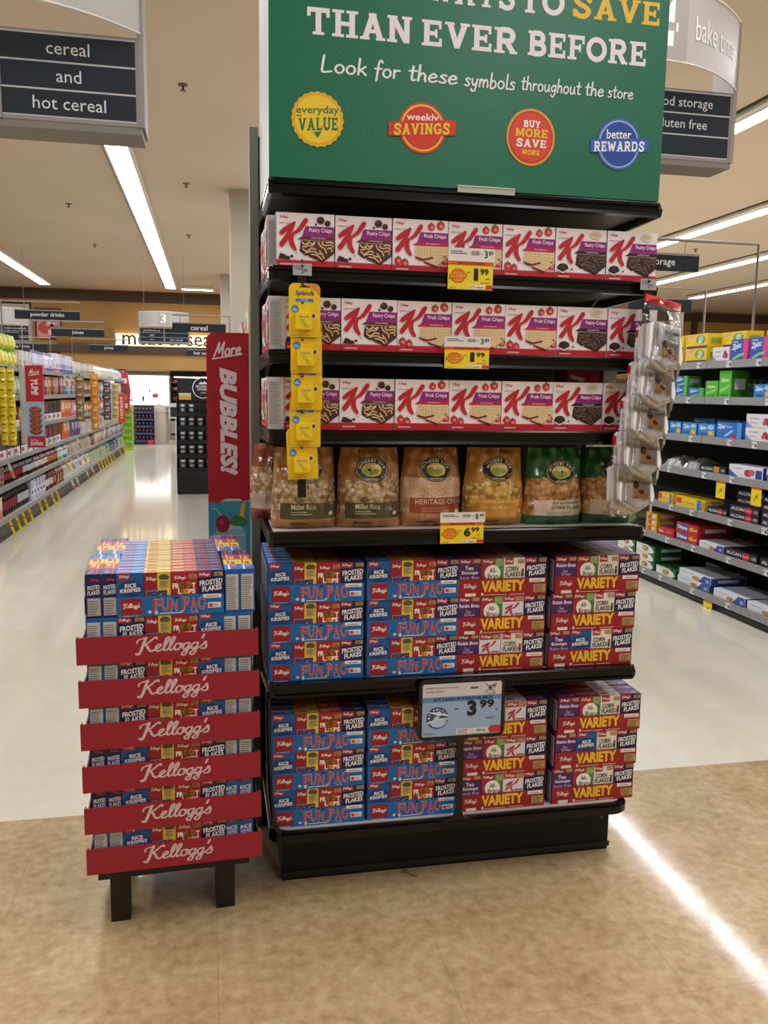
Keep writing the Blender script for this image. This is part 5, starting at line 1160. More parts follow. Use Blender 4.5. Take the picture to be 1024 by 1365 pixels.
def a_zip(c, c2, side=.28):
    def f(g):
        g.rect(0, 0, 1, 1, c, 1); g.rect(1 - side, 0, 1, 1, c2, 2); g.text('Ziploc', .06, .45, .62, .82, '#eef2f8', 3, bold=.03, shear=.2, tilt=.12); g.poly([(.1, .1), (.5, .3), (.8, .34), (.82, .24), (.5, .14), (.2, .02)], '#8fc58a', 3); g.rect(.08, .84, .4, .92, '#8fb3dd', 3)
    return f
def a_zipb(g): g.rect(0, 0, 1, 1, '#2f86cf', 1); g.text('Ziploc', .08, .45, .52, .85, '#eef4fa', 2, bold=.03, shear=.2); g.rect(.6, .06, .96, .5, '#c99b32', 2); g.ell(.76, .74, .2, .18, '#9fcdf0', 2, 10); g.rect(.1, .1, .5, .3, '#1f62ad', 2); g.rect(.66, .14, .9, .4, '#e5c56a', 3)
def a_zipw(g): g.rect(0, 0, 1, 1, '#2a74c6', 1); g.text('Ziploc', .04, .5, .34, .88, '#eef4fa', 2, bold=.03, shear=.2); g.poly([(.3, .15), (.62, .55), (.7, .5), (.4, .1)], '#9fcdf0', 2); g.text('Freezer', .36, .66, .62, .84, '#eef4fa', 2); g.ell(.72, .18, .1, .16, '#c2303a', 2, 10); g.rect(.84, 0, 1, 1, '#4f9ee0', 2)
def a_green(g): g.rect(0, 0, 1, 1, '#57b932', 1); g.text('Ziploc', .14, .55, .86, .72, '#e7f2dd', 2, bold=.03, shear=.2); g.poly([(.1, .3), (.9, .5), (.9, .4), (.1, .16)], '#8fd566', 2); g.rect(.2, .06, .8, .12, '#2f7d1d', 2)
def a_alcan(c='#d02430'):
    def f(g): g.rect(0, 0, 1, 1, '#17171b', 1); g.text('ALCAN', .05, .32, .52, .74, '#dcdce0', 2, bold=.02); g.ell(.66, .5, .13, .46, c, 2, 12); g.lines(.57, .44, .75, .6, 1, '#f0d9d4', 3); g.rect(.83, .3, .97, .72, '#8d8d94', 2)
    return f
def a_alor(g): g.rect(0, 0, 1, 1, '#17171b', 1); g.text('ALCAN', .05, .32, .5, .74, '#dcdce0', 2, bold=.02); g.rect(.55, .1, .76, .95, '#d88a26', 2); g.rect(.83, .3, .97, .72, '#8d8d94', 2)
def a_white(g): g.rect(0, 0, 1, 1, '#e2e3e8', 1); g.poly([(0, 0), (.3, 0), (.12, .35), (0, .6)], '#4a58a8', 2); g.text('Complete', .08, .62, .4, .8, '#55587a', 2, shear=.2); g.ell(.58, .42, .12, .3, '#b03440', 2, 10); g.ell(.68, .5, .1, .26, '#c95a5c', 3, 10); g.rect(.8, .05, .98, .75, '#2b3f94', 2)
def a_whitr(g): g.rect(0, 0, 1, 1, '#e6e3e6', 1); g.poly([(0, 0), (.3, 0), (.1, .3), (0, .5)], '#8a93c9', 2); g.text('Compliments', .14, .58, .5, .76, '#5c5468', 2, shear=.2); g.lines(.14, .3, .5, .45, 2, '#b6b0bc', 2); g.ell(.76, .55, .1, .2, '#b8323a', 2, 8); g.ell(.84, .38, .1, .22, '#a82a34', 3, 8); g.ell(.7, .34, .08, .16, '#c4535a', 3, 8)
def a_yb(g): g.rect(0, 0, 1, 1, '#e8c01e', 1); g.rect(.02, .3, .22, .9, '#d4382c', 2) ; g.text('Freeze Bag', .26, .3, .66, .62, '#4a4a8a', 2); g.rect(.74, 0, .88, 1, '#2f76c0', 2); g.rect(.88, .1, 1, .9, '#c98a26', 2)
def a_yr(g): g.rect(0, 0, 1, 1, '#d9b32a', 1); g.ell(.5, .5, .3, .4, '#c43a26', 2, 10); g.rect(.55, .2, .85, .75, '#e9d9c6', 3)
def a_red(g): g.rect(0, 0, 1, 1, '#c9202a', 1); g.text('Saran', .08, .35, .34, .75, '#f2dfe0', 2, bold=.03); g.rect(.5, .3, .95, .6, '#8f1620', 2); g.rect(.55, .5, .9, .62, '#d9b02f', 3)
def a_dan(g): g.rect(0, 0, 1, 1, '#c9202a', 1); g.poly([(.03, .15), (.55, .15), (.55, .9), (.03, .9)], '#4a4f9c', 2); g.text('Diana', .06, .32, .52, .72, '#eef0f6', 3, bold=.04); g.ell(.72, .5, .12, .25, '#e8a526', 2, 10); g.rect(.86, .4, .96, .6, '#e8c27a', 3)
def a_parch(g): g.rect(0, 0, 1, 1, '#1f5a2f', 1); g.poly([(0, 0), (.82, 0), (.96, .3), (.84, .75), (.6, 1), (0, 1)], '#e6e7e0', 2); g.ell(.5, .5, .17, .34, '#b07a33', 3, 14); g.ell(.46, .56, .08, .18, '#d9a85c', 4, 10); g.text('Complete', .06, .72, .36, .88, '#4d6a52', 3, shear=.2)
def a_foil(g): g.rect(0, 0, 1, 1, '#dfe1e6', 1); g.poly([(.62, 0), (1, 0), (1, 1), (.8, 1)], '#2c4f9e', 2); g.ell(.55, .32, .12, .28, '#b88440', 3, 12); g.text('Compliments', .05, .6, .45, .8, '#4a5578', 3, shear=.2); g.rect(.86, .2, .96, .6, '#9fb4d8', 3)
WNAME = {'glad': ('trash_bag_box', 'yellow trash bag box', a_glad, '#e7c41e', '#e7c41e'), 'zpink': ('freezer_bag_box', 'blue and pink freezer bag box', a_zip('#2456ae', '#dd3f86'), '#2456ae', '#dd3f86'), 'zgreen': ('sandwich_bag_box', 'blue and green sandwich bag box', a_zip('#2360b8', '#58b33a'), '#2360b8', '#58b33a'),
         'zblue': ('freezer_bag_box', 'small blue freezer bag box', a_zipb, '#2a74c6', '#2a74c6'), 'zwide': ('freezer_bag_box', 'wide blue freezer bag box', a_zipw, '#2a74c6', '#2a74c6'), 'green': ('snack_bag_box', 'bright green snack bag box', a_green, '#4fae2c', '#3c8f22'), 'alcan': ('foil_box', 'long black foil box with red badge', a_alcan(), '#17171b', '#17171b'),
         'alor': ('foil_box', 'long black foil box with orange badge', a_alor, '#17171b', '#17171b'), 'white': ('freezer_bag_box', 'white and blue bag box with berries', a_white, '#d9dbe2', '#2b3f94'), 'whitr': ('slider_bag_box', 'white bag box with red fruit picture', a_whitr, '#e6e3e6', '#cfd2e4'), 'yb': ('cling_wrap_box', 'yellow and blue wrap box', a_yb, '#e8c01e', '#d9b32a'),
         'yr': ('wax_paper_box', 'small yellow wrap box with red seal', a_yr, '#d9b32a', '#caa126'), 'red': ('cling_wrap_box', 'low red wrap box', a_red, '#c9202a', '#a81a24'), 'dan': ('cling_wrap_box', 'red wrap box with blue panel', a_dan, '#c9202a', '#b01c26'), 'parch': ('parchment_box', 'white and green parchment roll box', a_parch, '#1f5a2f', '#1f5a2f'), 'foil': ('foil_box', 'white and blue foil box', a_foil, '#d9dce4', '#2c4f9e')}
WC = {}; WN = {}
def wput(kind, ya, yb, si, l, h, d=.3, back=0.0, lb=None):
    w_ = abs(yb - ya) * .97
    key = (kind, round(w_, 3), h, d)
    nm, ds, art, c, cs = WNAME[kind]
    if key not in WC: WC[key] = tag(wbox(w_, h, d, c, art, cs).build(nm), ds, 'storage box'); o = WC[key]
    else: o = WC[key].copy(); COL.objects.link(o)
    n = WN[(kind, si)] = WN.get((kind, si), 0) + 1
    o.location = (RX + .02 + back, (ya + yb) / 2, RZ[si] + .002 + l * (h + .002)); o.rotation_euler = (0, 0, -PI / 2)
    o['label'] = lb or '%s, %s from far end, %s of wraps run' % (ds, nth(n), RS[si]); o['group'] = 'boxes on the wraps shelves'
for l in range(2):
    for a, b in ((6.42, 6.12), (6.09, 5.79)): wput('glad', a, b, 6, l, .105, .14)
for a, b in ((5.77, 5.47),): wput('glad', a, b, 6, 0, .105, .14, .1); wput('glad', a, b, 6, 1, .105, .14, .1)
for a, b in ((5.45, 5.18), (5.16, 4.9), (4.88, 4.6)): wput('glad', a, b, 6, 0, .105, .14, .24); wput('glad', a, b, 6, 1, .105, .14, .24)
wput('whitr', 5.72, 5.51, 6, 0, .1, .09)
for a, b in ((5.495, 5.295), (5.275, 5.075), (5.06, 4.86), (4.84, 4.64)): wput('zpink', a, b, 6, 0, .145, .12)
for l in range(2): wput('zgreen', 6.4, 6.22, 5, l, .075, .12)
for l in range(2): wput('zgreen', 6.2, 6.03, 5, l, .08, .12)
wput('zgreen', 6.01, 5.8, 5, 0, .07, .12)
wput('green', 5.78, 5.62, 5, 0, .12, .12); wput('green', 5.61, 5.46, 5, 0, .19, .14)
for k in range(3): wput('zgreen', 5.99 - .2 * k, 5.8 - .2 * k, 5, 0, .14, .1, .3)
for a, b in ((5.2, 5.0), (4.98, 4.78), (4.76, 4.56)): wput('zblue', a, b, 5, 0, .09, .12)
for a, b in ((6.45, 6.27), (6.25, 6.08), (6.065, 5.86), (5.845, 5.62)): wput('zblue', a, b, 4, 0, .095, .12)
wput('zwide', 5.605, 5.3, 4, 0, .115, .14)
for k in range(4): wput('zwide', 6.4 - .33 * k, 6.09 - .33 * k, 4, 0, .12, .12, .3)
for l in range(2):
    for a, b in ((5.26, 4.97), (4.95, 4.66)): wput('whitr', a, b, 4, l, .09, .2)
wput('alor', 5.79, 5.45, 3, 0, .05); wput('white', 5.42, 5.03, 3, 0, .085, .12); wput('white', 5.0, 4.62, 3, 0, .085, .12)
for a, b in ((6.36, 6.13), (6.1, 5.68)): wput('yb', a, b, 2, 0, .075, .16)
for l in range(2): wput('alcan', 5.65, 5.4, 2, l if False else 0, .05, .3, 0) if l == 0 else None
for a, b, n in ((5.38, 5.04, 2), (5.02, 4.68, 4), (4.66, 4.4, 4)):
    for l in range(n): wput('alcan', a, b, 2, l, .05)
for l in range(2): wput('alcan', 5.38, 5.04, 2, 2 + l, .05, .3, .05)
for l in range(3): wput('yr', 6.54, 6.36, 1, l, .05, .2)
wput('red', 6.34, 6.09, 1, 0, .06, .3)
for l in range(2): wput('dan', 6.06, 5.75, 1, l, .07, .3)
wput('foil', 5.73, 5.42, 1, 0, .05)
for a, b, n in ((5.4, 5.02, 1), (5.0, 4.62, 1)):
    for l in range(n): wput('alcan', a, b, 1, l, .055)
for a, b in ((5.73, 5.42), (5.4, 5.02), (5.0, 4.62)): wput('alcan', a, b, 1, 0, .085, .14, .305)
for k, (a, b) in enumerate(((7.02, 6.7), (6.68, 6.36))):
    for l in range(3): wput('parch', a, b, 0, l, .065, .3)
wput('parch', 6.33, 6.02, 0, 0, .065, .3); wput('parch', 6.12, 5.82, 0, 0, .12, .14, .32)
for a, b in ((6.0, 5.56), (5.5, 5.12), (5.1, 4.72)): wput('foil', a, b, 0, 0, .055 if a > 5.6 else .06, .3)
wput('foil', 5.98, 5.54, 0, 1, .055, .3)
CRUMP = film('crumpled_clear_wrap', '#6d6b66', .2)
for k, (a, b) in enumerate(((6.33, 6.08), (6.06, 5.81))):
    m = MB(); nx, ny = 10, 10; r = random.Random(k)
    hts = [[.02 + .05 * math.sin(PI * i / nx) ** .6 * math.sin(PI * j / ny) ** .6 + r.uniform(0, .018) if 0 < i < nx and 0 < j < ny else 0 for j in range(ny + 1)] for i in range(nx + 1)]
    for i in range(nx):
        for j in range(ny):
            q = [((i_ / nx - .5) * .24, j_ / ny * .22, hts[i_][j_]) for i_, j_ in ((i, j), (i + 1, j), (i + 1, j + 1), (i, j + 1))]; m.add(q, [(0, 1, 2, 3)], CRUMP, False)
    o = m.build('foil_tray_bag', loc=(RX + .03, (a + b) / 2, RZ[3] + .002), rot=(0, 0, -PI / 2)); tag(o, 'crumpled clear bag of foil trays on the fourth wraps shelf, %s' % ('far one' if k == 0 else 'beside the orange-badged foil box'), 'bag', 'crumpled bags on the wraps shelves')
for k, (y, si) in enumerate(((5.46, 3), (5.05, 3), (5.52, 0))):
    m = MB(); m.box(-.055, .055, -.002, 0, -.12, 0, K('#f0d21d', .35)); m.front(-.055, -.002, -.12); g = m.reg(0, 0, .11, .12); g.rect(0, .9, 1, 1.0, '#d8571e', 1); g.line([(.3, .25), (.5, .6), (.6, .4), (.72, .7)], .05, '#4a3a10', 1)
    o = m.build('sale_flag', loc=(RX - .006, y, RZ[si] - .048), rot=(.0, 0, -PI / 2 + .0)); tag(o, 'yellow sale flag hanging from the %s' % ['fourth wraps shelf rail, far one', 'fourth wraps shelf rail, near one', 'wraps deck rail above the floor'][k], 'price flag', 'yellow flags on the wraps shelves')
# ------------------------------------------------------------------ shelving run behind the end display
t = thing('aisle_shelving', 'pale grey shelving run of cereal boxes starting right behind the end shelves', 'shelving', (.75, 2.98, 0))
def gsec(ya, yb):
    m = MB(); m.box(-.56, .56, ya, yb, 0, .13, K('#4b4843', .5)); m.build('base', t)
    m = MB(); m.box(-.02, .02, ya, yb, .13, 2.0, K('#8a867a', .6)); m.build('back_panel', t)
    for z in (.18, .6, .98, 1.36, 1.74):
        m = MB(); m.box(-.56, .56, ya, yb, z - .03, z, STEELL); s = m.build('shelf', t)
        m = MB(); m.box(-.575, -.56, ya, yb, z - .045, z + .004, RAILG); m.box(.56, .575, ya, yb, z - .045, z + .004, RAILG); m.build('price_rail', s)
gsec(.35, 10.1); gsec(10.7, 19.4)
for i, (y, h, w_, c, c2, nm) in enumerate(((3.62, .3, .2, '#c7343c', '#e8d9a8', 'red'), (3.86, .32, .22, '#4a6cae', '#d7dfe8', 'blue'), (4.12, .3, .2, '#e4dfd8', '#b98fae', 'white and lilac'), (4.36, .33, .22, '#d8a13a', '#7a4a2a', 'amber'),
        (4.62, .26, .2, '#e2c04a', '#efe6cf', 'yellow'), (4.86, .24, .2, '#cfd8dc', '#7aa0b8', 'pale grey'), (5.1, .2, .18, '#e6e0da', '#b8323c', 'white and red'), (5.4, .22, .2, '#b3303a', '#e8d8d0', 'deep red'), (5.9, .24, .2, '#ddd2c0', '#b0833c', 'cream'), (6.5, .22, .2, '#c8323c', '#efe0d0', 'bright red'), (7.3, .2, .2, '#b98a4a', '#efe0d0', 'tan'))):
    m = MB(); m.box(-w_ / 2, w_ / 2, 0, .07, 0, h, c); m.front(-w_ / 2, 0, 0); g = m.reg(0, 0, w_, h); g.rect(.1, .55, .9, .85, c2, 1); g.ell(.5, .3, .34, .17, c2, 1, 12); m.leftf(-w_ / 2, .07, 0); g = m.reg(0, 0, .07, h); g.rect(.1, .2, .9, .8, c2, 1); m.rightf(w_ / 2, 0, 0); g = m.reg(0, 0, .07, h); g.rect(.1, .15, .9, .8, '#e6e2da', 1); g.lines(.15, .2, .85, .75, 9, '#8d8a84', 2)
    o = m.build('cereal_box', loc=(.2, y, 1.742), rot=(0, 0, -PI / 2)); tag(o, '%s cereal box on the top shelf behind the end display, %s along' % (nm, nth(i + 1)), 'cereal box', 'cereal boxes on the run behind the end shelves')

# ------------------------------------------------------------------ hanging aisle signs
SIGN_D = K('#262d33', .6, spec=.2); ALU = K('#8b857b', .5); LENS = K('#b7b1a6', .35)
def wires(m, xs, z0, y=0.0):
    for x in xs: m.tube([(x, y, z0), (x, y, CEIL_Z)], .004, K('#6f6b63', .4), 5)
def aisle_sign(loc, W_, rows_l, rows_r, num, label, top=None, right_word=None, depth=.19, hf=.3):
    x, y, z = loc; H_ = W_ * hf; A_ = W_ * .3
    t = thing('aisle_sign', label, 'aisle sign', loc)
    m = MB()
    m.box(-W_ / 2, W_ / 2, -.012, depth, -.03, 0, K('#7d776d', .6)); m.box(-W_ / 2, W_ / 2, -.014, depth + .002, 0, H_, ALU)
    for sx in (-1, 1): m.box(sx * W_ / 2 - .012, sx * W_ / 2 + .012, -.018, depth + .006, -.0, H_ + A_, ALU)
    m.box(-.014, .014, -.018, -.012, 0, H_, ALU)
    m.build('frame', t)
    m = MB(); m.front(-W_ / 2, -.014, 0); g = m.reg(0, 0, W_, H_)
    for ci, rows in enumerate((rows_l, rows_r)):
        for ri, tx in enumerate(rows):
            b = g.sub(.02 + .49 * ci, .06 + .305 * (2 - ri), .49 + .49 * ci, .06 + .305 * (2 - ri) + .285)
            b.rect(0, 0, 1, 1, SIGN_D, 1); b.rect(0, 1, 1, 1.07, '#b9bab8', 1)
            if tx: b.text(tx, .06, .26 if not set(tx) & set('gpqy/') else .14, .94, .76 if set(tx) & set('bdfhklt') else .62, '#d6d8d4', 2, fit=True)
        g.rect(.02 + .49 * ci, .045, .49 + .49 * ci, .06, '#b9bab8', 1)
    m.build('text_panel', t)
    m = MB(); n = 18                                                 # bowed translucent crown above the panels
    def bow(u): return -.016 - .24 * W_ * (1 - u * u)
    vs = []
    for k in range(n + 1):
        u = -1 + 2 * k / n; vs += [(u * W_ / 2, bow(u), H_ + .02), (u * W_ / 2, bow(u), H_ + A_ * 1.02)]
    m.add(vs, [(2 * k, 2 * k + 2, 2 * k + 3, 2 * k + 1) for k in range(n)], LENS, True)
    m.tube([(v[0], v[1], v[2]) for v in vs[1::2]], .007, K('#e4e0d6', .3), 6); m.tube([(v[0], v[1], v[2]) for v in vs[0::2]], .005, K('#e4e0d6', .3), 6)
    m.front(-W_ / 2, 0, H_ + .03); m.warp = lambda a, b: -bow(2 * a / W_ - 1) + .002
    g = m.reg(0, 0, W_, A_)
    g.rect(.385, -.02, .615, .92, '#a8a196', 1)
    if num: g.text(num, .42, .16, .58, .8, '#f4f2ea', 3, bold=.02, fit=True)
    if right_word: g.text(right_word, .66, .3, .95, .62, '#f4f2ea', 3)
    m.warp = None
    m.build('crown', t)
    m = MB(); wires(m, (-W_ * .4, W_ * .4), H_ + A_ * .8 - 0, depth / 2); 
    for i_, p in enumerate(m.v):
        if abs(p[2] - CEIL_Z) < 1e-4: m.v[i_] = (p[0], p[1], CEIL_Z - z)
    m.build('hanger_wires', t)
    return t
aisle_sign((-.845, 3.98, 2.66), 1.15, ('pancake/syrup', 'and', 'juices'), ('cereal', 'and', 'hot cereal'), '2', 'large grey hanging aisle sign reading cereal and hot cereal', hf=.311)
aisle_sign((2.26, 4.5, 2.85), 1.22, ('baking', 'flour', ''), ('food storage', 'gluten free', ''), '4', 'large hanging aisle sign reading bake time, food storage and gluten free', right_word='bake time')
aisle_sign((-1.0, 20.2, 2.6), 1.1, ('pancake/syrup', 'and', 'juices'), ('', '', 'hot cereal'), '3', 'small distant hanging aisle sign numbered three, over the cereal aisle end')
aisle_sign((-4.45, 20.2, 2.55), 1.15, ('mexican foods', 'salad dressing', 'condiments'), ('instant potatoes', 'rice', 'soups'), '2', 'distant hanging aisle sign reading mexican foods and instant potatoes')
def flag_sign(name, text, Y, xa, xb, za, zb, label, pole=None, rodx=None):
    t = thing('flag_sign', label, 'flag sign', ((xa + xb) / 2, Y, za)); W_, H_ = xb - xa, zb - za
    m = MB(); m.box(-W_ / 2, W_ / 2, 0, .02, 0, H_, SIGN_D); m.box(-W_ / 2, W_ / 2, -.003, .023, H_ - .006, H_ + .008, ALU); m.front(-W_ / 2, 0, 0); g = m.reg(0, 0, W_, H_)
    if text: g.text(text, .06, .2, .94, .78, '#dfe0dc', 2, fit=True, bold=.01)
    m.build('sign_board', t)
    m = MB()
    if pole:
        px, pz = pole
        m.tube([(-W_ / 2 if px > (xa + xb) / 2 else W_ / 2, .01, H_ + .1), (px - (xa + xb) / 2, .01, H_ + .1), (px - (xa + xb) / 2, .01, pz - za)], .012, K('#8d877a', .4), 8)
        for s_ in (-.35, .35): m.tube([(s_ * W_, .01, H_), (s_ * W_, .01, H_ + .1)], .004, K('#8d877a', .4), 6)
        m.build('bracket_pole', t)
    return t
flag_sign('a', 'powder drinks', 11.0, -2.27, -1.53, 2.36, 2.465, 'black flag sign reading powder drinks over the drinks shelving', (-2.42, 1.77))
flag_sign('b', 'juices', 12.8, -2.17, -1.46, 2.27, 2.375, 'black flag sign reading juices, the larger of the pair', (-2.42, 1.77))
flag_sign('c', 'juices', 16.3, -2.12, -1.45, 2.22, 2.33, 'black flag sign reading juices, smaller and farther along', (-2.42, 1.77))
flag_sign('d', 'rice', 13.2, -3.6, -2.68, 2.22, 2.33, 'black flag sign reading rice, past the drinks shelving', (-2.64, 1.86))
flag_sign('e', 'stuffing / gravy', 15.4, -3.6, -2.68, 2.18, 2.28, 'black flag sign reading stuffing and gravy, behind top shelf goods', (-2.64, 1.86))
flag_sign('f', 'cereal', 11.3, -.46, .21, 2.28, 2.39, 'black flag sign reading cereal in front of the number three sign', (.26, 1.75))
flag_sign('g', 'hot cereal', 17.2, -.44, .2, 2.21, 2.32, 'black flag sign reading hot cereal, behind the red fin sign', (.26, 1.75))
flag_sign('h', 'food storage', 5.5, 2.62, 3.33, 2.41, 2.52, 'black flag sign reading food storage above the trash bag boxes', (3.79, 1.9))
flag_sign('i', '', 7.6, 3.9, 4.55, 2.36, 2.48, 'plain black flag sign behind the hanging filter packs', (4.7, 0))

# ------------------------------------------------------------------ far end of the store
LIT = K('#ffe2a0', .6, emit=1.6, name='backlit_panel')
t = thing('fascia_sign', 'brown lettered meat and seafood sign on a lit yellow strip, far wall', 'wall sign', (-1.2, BW - .12, 2.86))
m = MB(); m.box(-1.6, 2.5, .04, .08, 0, .36, LIT); m.build('lit_strip', t)
m = MB(); m.face((-1.4, 0, .02), (1, 0, 0), (0, 0, 1)); g = m.reg(0, 0, 3.75, .46); g.text('meat & seafood', 0, .0, 1, 1, '#4a3424', 1, bold=.01); 
for v_ in list(m.v): pass
nv = len(m.v); m.v += [(a, b + .03, c) for a, b, c in m.v]; m.f += [tuple(k + nv for k in f) for f in m.f[:]]; m.m += m.m[:]; m.sm += m.sm[:]
m.build('lettering', t)
t = thing('ceiling_cove', 'slanted tan ceiling cove above the meat sign on the far wall', 'cove', (-2.9, BW, 2.86))
m = MB(); m.prism([(0, .0), (0, .06), (-.5, .5), (-.55, .5)], 'x', -1.6, .12, TAN_WALL); m.build('sloped_panel', t)
WP = K('#f2f4f5', .5, emit=1.15, name='lit_display_case')
t = thing('meat_counter_case', 'brightly lit white glass display counter at the far end of the aisle', 'display counter', (-2.0, 28.4, 0))
m = MB(); m.box(-.72, .7, .02, .5, 1.02, 1.98, WP); m.build('lit_interior', t)
m = MB(); m.box(-.75, .73, .0, .9, 0, .82, K('#a7a49d', .5)); m.box(-.75, .73, -.03, .9, .82, .9, K('#c9c6be', .3)); m.box(-.75, .73, -.03, .02, .98, 1.03, K('#c9c6be', .3)); m.build('counter', t)
m = MB(); m.box(-.75, -.72, 0, .5, .9, 2.0, K('#d5d4d0', .4)); m.box(.7, .73, 0, .5, .9, 2.0, K('#d5d4d0', .4)); m.box(-.75, .73, 0, .5, 1.98, 2.02, K('#d5d4d0', .4)); m.build('frame', t)
for x, z, w_, h, c in ((.28, 1.35, .22, .16, '#d98a8a'), (-.1, 1.25, .06, .22, '#3b3f48'), (-.5, 1.2, .22, .05, '#50545c'), (.4, 1.55, .3, .02, '#b9c4cc'), (-.4, 1.5, .3, .02, '#cfd6da'), (.1, 1.5, .04, .12, '#4a5058')):
    m = MB(); m.ball((x, .0, z), (w_ / 2, .02, h / 2), c, 8, 5); m.build('meat_tray' if c == '#d98a8a' else 'price_marker', t)
t = thing('refrigerated_case', 'black-topped lit refrigerated meat case behind the coffee display rack', 'refrigerator', (-.55, 28.9, 0))
FW = 1.5
m = MB(); m.box(-.72, FW, 0, .9, 0, .5, K('#c7bfae', .4)); m.box(-.72, FW, -.02, .02, .06, .12, BLACK); m.box(-.72, FW, -.03, .0, .44, .52, K('#d7d0c2', .3)); m.build('base', t)
m = MB(); m.box(-.72, FW, .0, .9, 1.98, 2.14, BLACK); m.build('canopy', t)
m = MB(); m.box(-.72, FW, .85, .9, .5, 1.98, K('#5a4f44', .6)); m.box(-.72, -.69, .0, .9, .5, 1.98, BLACK); m.build('back_panel', t)
m = MB(); m.box(-.6, FW - .1, .1, .16, 1.94, 1.965, K('#fff0d8', .5, emit=9, name='case_lamp')); m.build('lamp', t)
n = 0
for zi, z in enumerate((.56, .88, 1.2, 1.52, 1.76)):
    m = MB(); m.box(-.69, FW, .2 + .05 * zi, .85, z - .02, z, K('#2a2724', .4)); m.build('shelf', t)
    for k in range(6):
        c = RND.choice(['#c95b48', '#e3cfa8', '#d98d6a', '#b34c44', '#e8dcc6', '#cfa24e', '#3b332e'])
        m = MB(); m.prism([(-.09, .0), (.09, 0), (.1, .07), (.05, .1), (-.05, .1), (-.1, .07)], 'y', 0, .16, K(c, .3)); m.box(-.105, .105, -.004, .165, 0, .02, K('#26221f', .4)); n += 1
        o = m.build('packed_meat_tray', loc=(-.55 - .55 + k * .215, 28.9 + .22 + .05 * zi, z + .001)); tag(o, 'wrapped meat tray in the far lit refrigerated case, %s of thirty' % nth(n), 'meat tray', 'meat trays in the far case')
# coffee display rack
t = thing('coffee_display_rack', 'black stepped cardboard rack of coffee bags standing in the cereal aisle', 'display rack', (-.215, 12.95, 0))
m = MB(); m.prism([(.0, 0), (.46, 0), (.46, 1.45), (.3, 1.45), (.02, .34)], 'x', -.285, -.275, K('#141416', .5)); m.prism([(.0, 0), (.46, 0), (.46, 1.45), (.3, 1.45), (.02, .34)], 'x', .275, .285, K('#141416', .5)); m.build('side_panel', t)
m = MB(); m.box(-.275, .275, 0, .46, 0, .33, K('#19191b', .5)); m.prism([(-.285, -.01), (.285, -.01), (.275, .01), (-.275, .01)], 'z', .3, .345, K('#222225', .5)); m.build('base', t)
m = MB(); m.box(-.275, .275, .44, .46, .33, 1.72, K('#151517', .5)); m.build('back_panel', t)
m = MB(); m.box(-.25, .25, .42, .44, 1.38, 1.63, K('#151517', .5)); m.box(-.25, -.07, .41, .42, 1.4, 1.47, '#e2b62c'); m.box(-.25, -.07, .41, .42, 1.47, 1.5, '#d8d4cc')
m.front(-.05, .415, 1.42); g = m.reg(0, 0, .32, .32); g.ell(.5, .5, .5, .5, '#e8e6e0', 1, 30); g.ell(.5, .5, .46, .46, '#17171a', 2, 30); g.poly([(.28, .68), (.42, .8), (.5, .74), (.58, .82), (.72, .68)], '#e8e6e0', 3); g.text('KICKING', .18, .52, .82, .63, '#e8e6e0', 3, bold=.02); g.text('HORSE', .24, .38, .76, .49, '#e8e6e0', 3, bold=.02); g.text('coffee', .36, .24, .64, .31, '#e8e6e0', 3)
m.build('header_card', t)
def coffee_bag():
    m = MB(); m.prism([(-.05, .0), (.05, 0), (.052, .05), (-.052, .05)], 'z', 0, .11, K('#202124', .25)); m.add([(-.05, 0, .11), (.05, 0, .11), (.052, .05, .11), (-.052, .05, .11), (-.048, .02, .165), (.048, .02, .165), (.048, .03, .165), (-.048, .03, .165)], [(0, 1, 5, 4), (1, 2, 6, 5), (2, 3, 7, 6), (3, 0, 4, 7), (4, 5, 6, 7)], K('#35363a', .2))
    m.front(-.05, 0, 0); g = m.reg(0, 0, .1, .165); g.ell(.5, .42, .3, .16, '#8f9094', 1, 12); g.rect(.25, .72, .75, .9, '#d9dadc', 1); g.rect(.2, .1, .8, .16, '#b8b9bb', 1); return tag(m.build('coffee_bag'), 'x', 'coffee bag')
cn = 0
for zi in range(5):
    z = .36 + .205 * zi; yb_ = .03 + .062 * zi
    m = MB(); m.box(-.275, .275, yb_, .44, z - .012, z, K('#1b1b1e', .5)); m.box(-.275, .275, yb_ - .006, yb_, z - .03, z + .03, K('#17171a', .5)); m.build('shelf', t)
    for k in range(4):
        if zi == 4 and k == 2: continue
        cn += 1
        place('coffee', (-.215 - .195 + .13 * k, 12.95 + yb_ + .012, z + .001), (0, 0, 0), 'black coffee bag on the cardboard rack, %s tier up, %s from drinks side' % (nth(zi + 1), nth(k + 1)), 'coffee bags on the black rack', coffee_bag)
# soda stack, green stand, bin
t = thing('soda_display', 'dark blue soda bottle display at the far end beside the green stand', 'display', (-1.86, 24.9, 0))
for k in range(5):
    z = .1 + .2 * k; m = MB(); m.box(-.27, .27, 0, .4, z - .03, z, K('#2b2f4e', .5)); m.box(-.27, .27, -.01, 0, z - .03, z + .03, K('#3b3f6a', .5)); s = m.build('shelf', t)
    for q in range(5):
        m = MB(); m.lathe([(.001, 0), (.035, 0), (.035, .09, K('#b0563f', .4)), (.033, .12), (.014, .15), (.014, .165)], K('#232848', .3), 8, (-.2 + .1 * q, .06, z + .001)); m.build('bottle', s)
m = MB(); m.box(-.28, .28, 0, .42, 0, .07, K('#1d1f30', .5)); m.box(.12, .28, -.02, 0, .0, .12, K('#c23a52', .5)); m.build('base', t)
m = MB(); m.box(-.28, .28, .4, .42, .07, 1.1, K('#2b2f4e', .5)); m.build('back_panel', t)
t = thing('stacking_stand', 'tall bright lime green stand at the far end of the drinks shelving', 'stand', (-2.06, 22.3, 0))
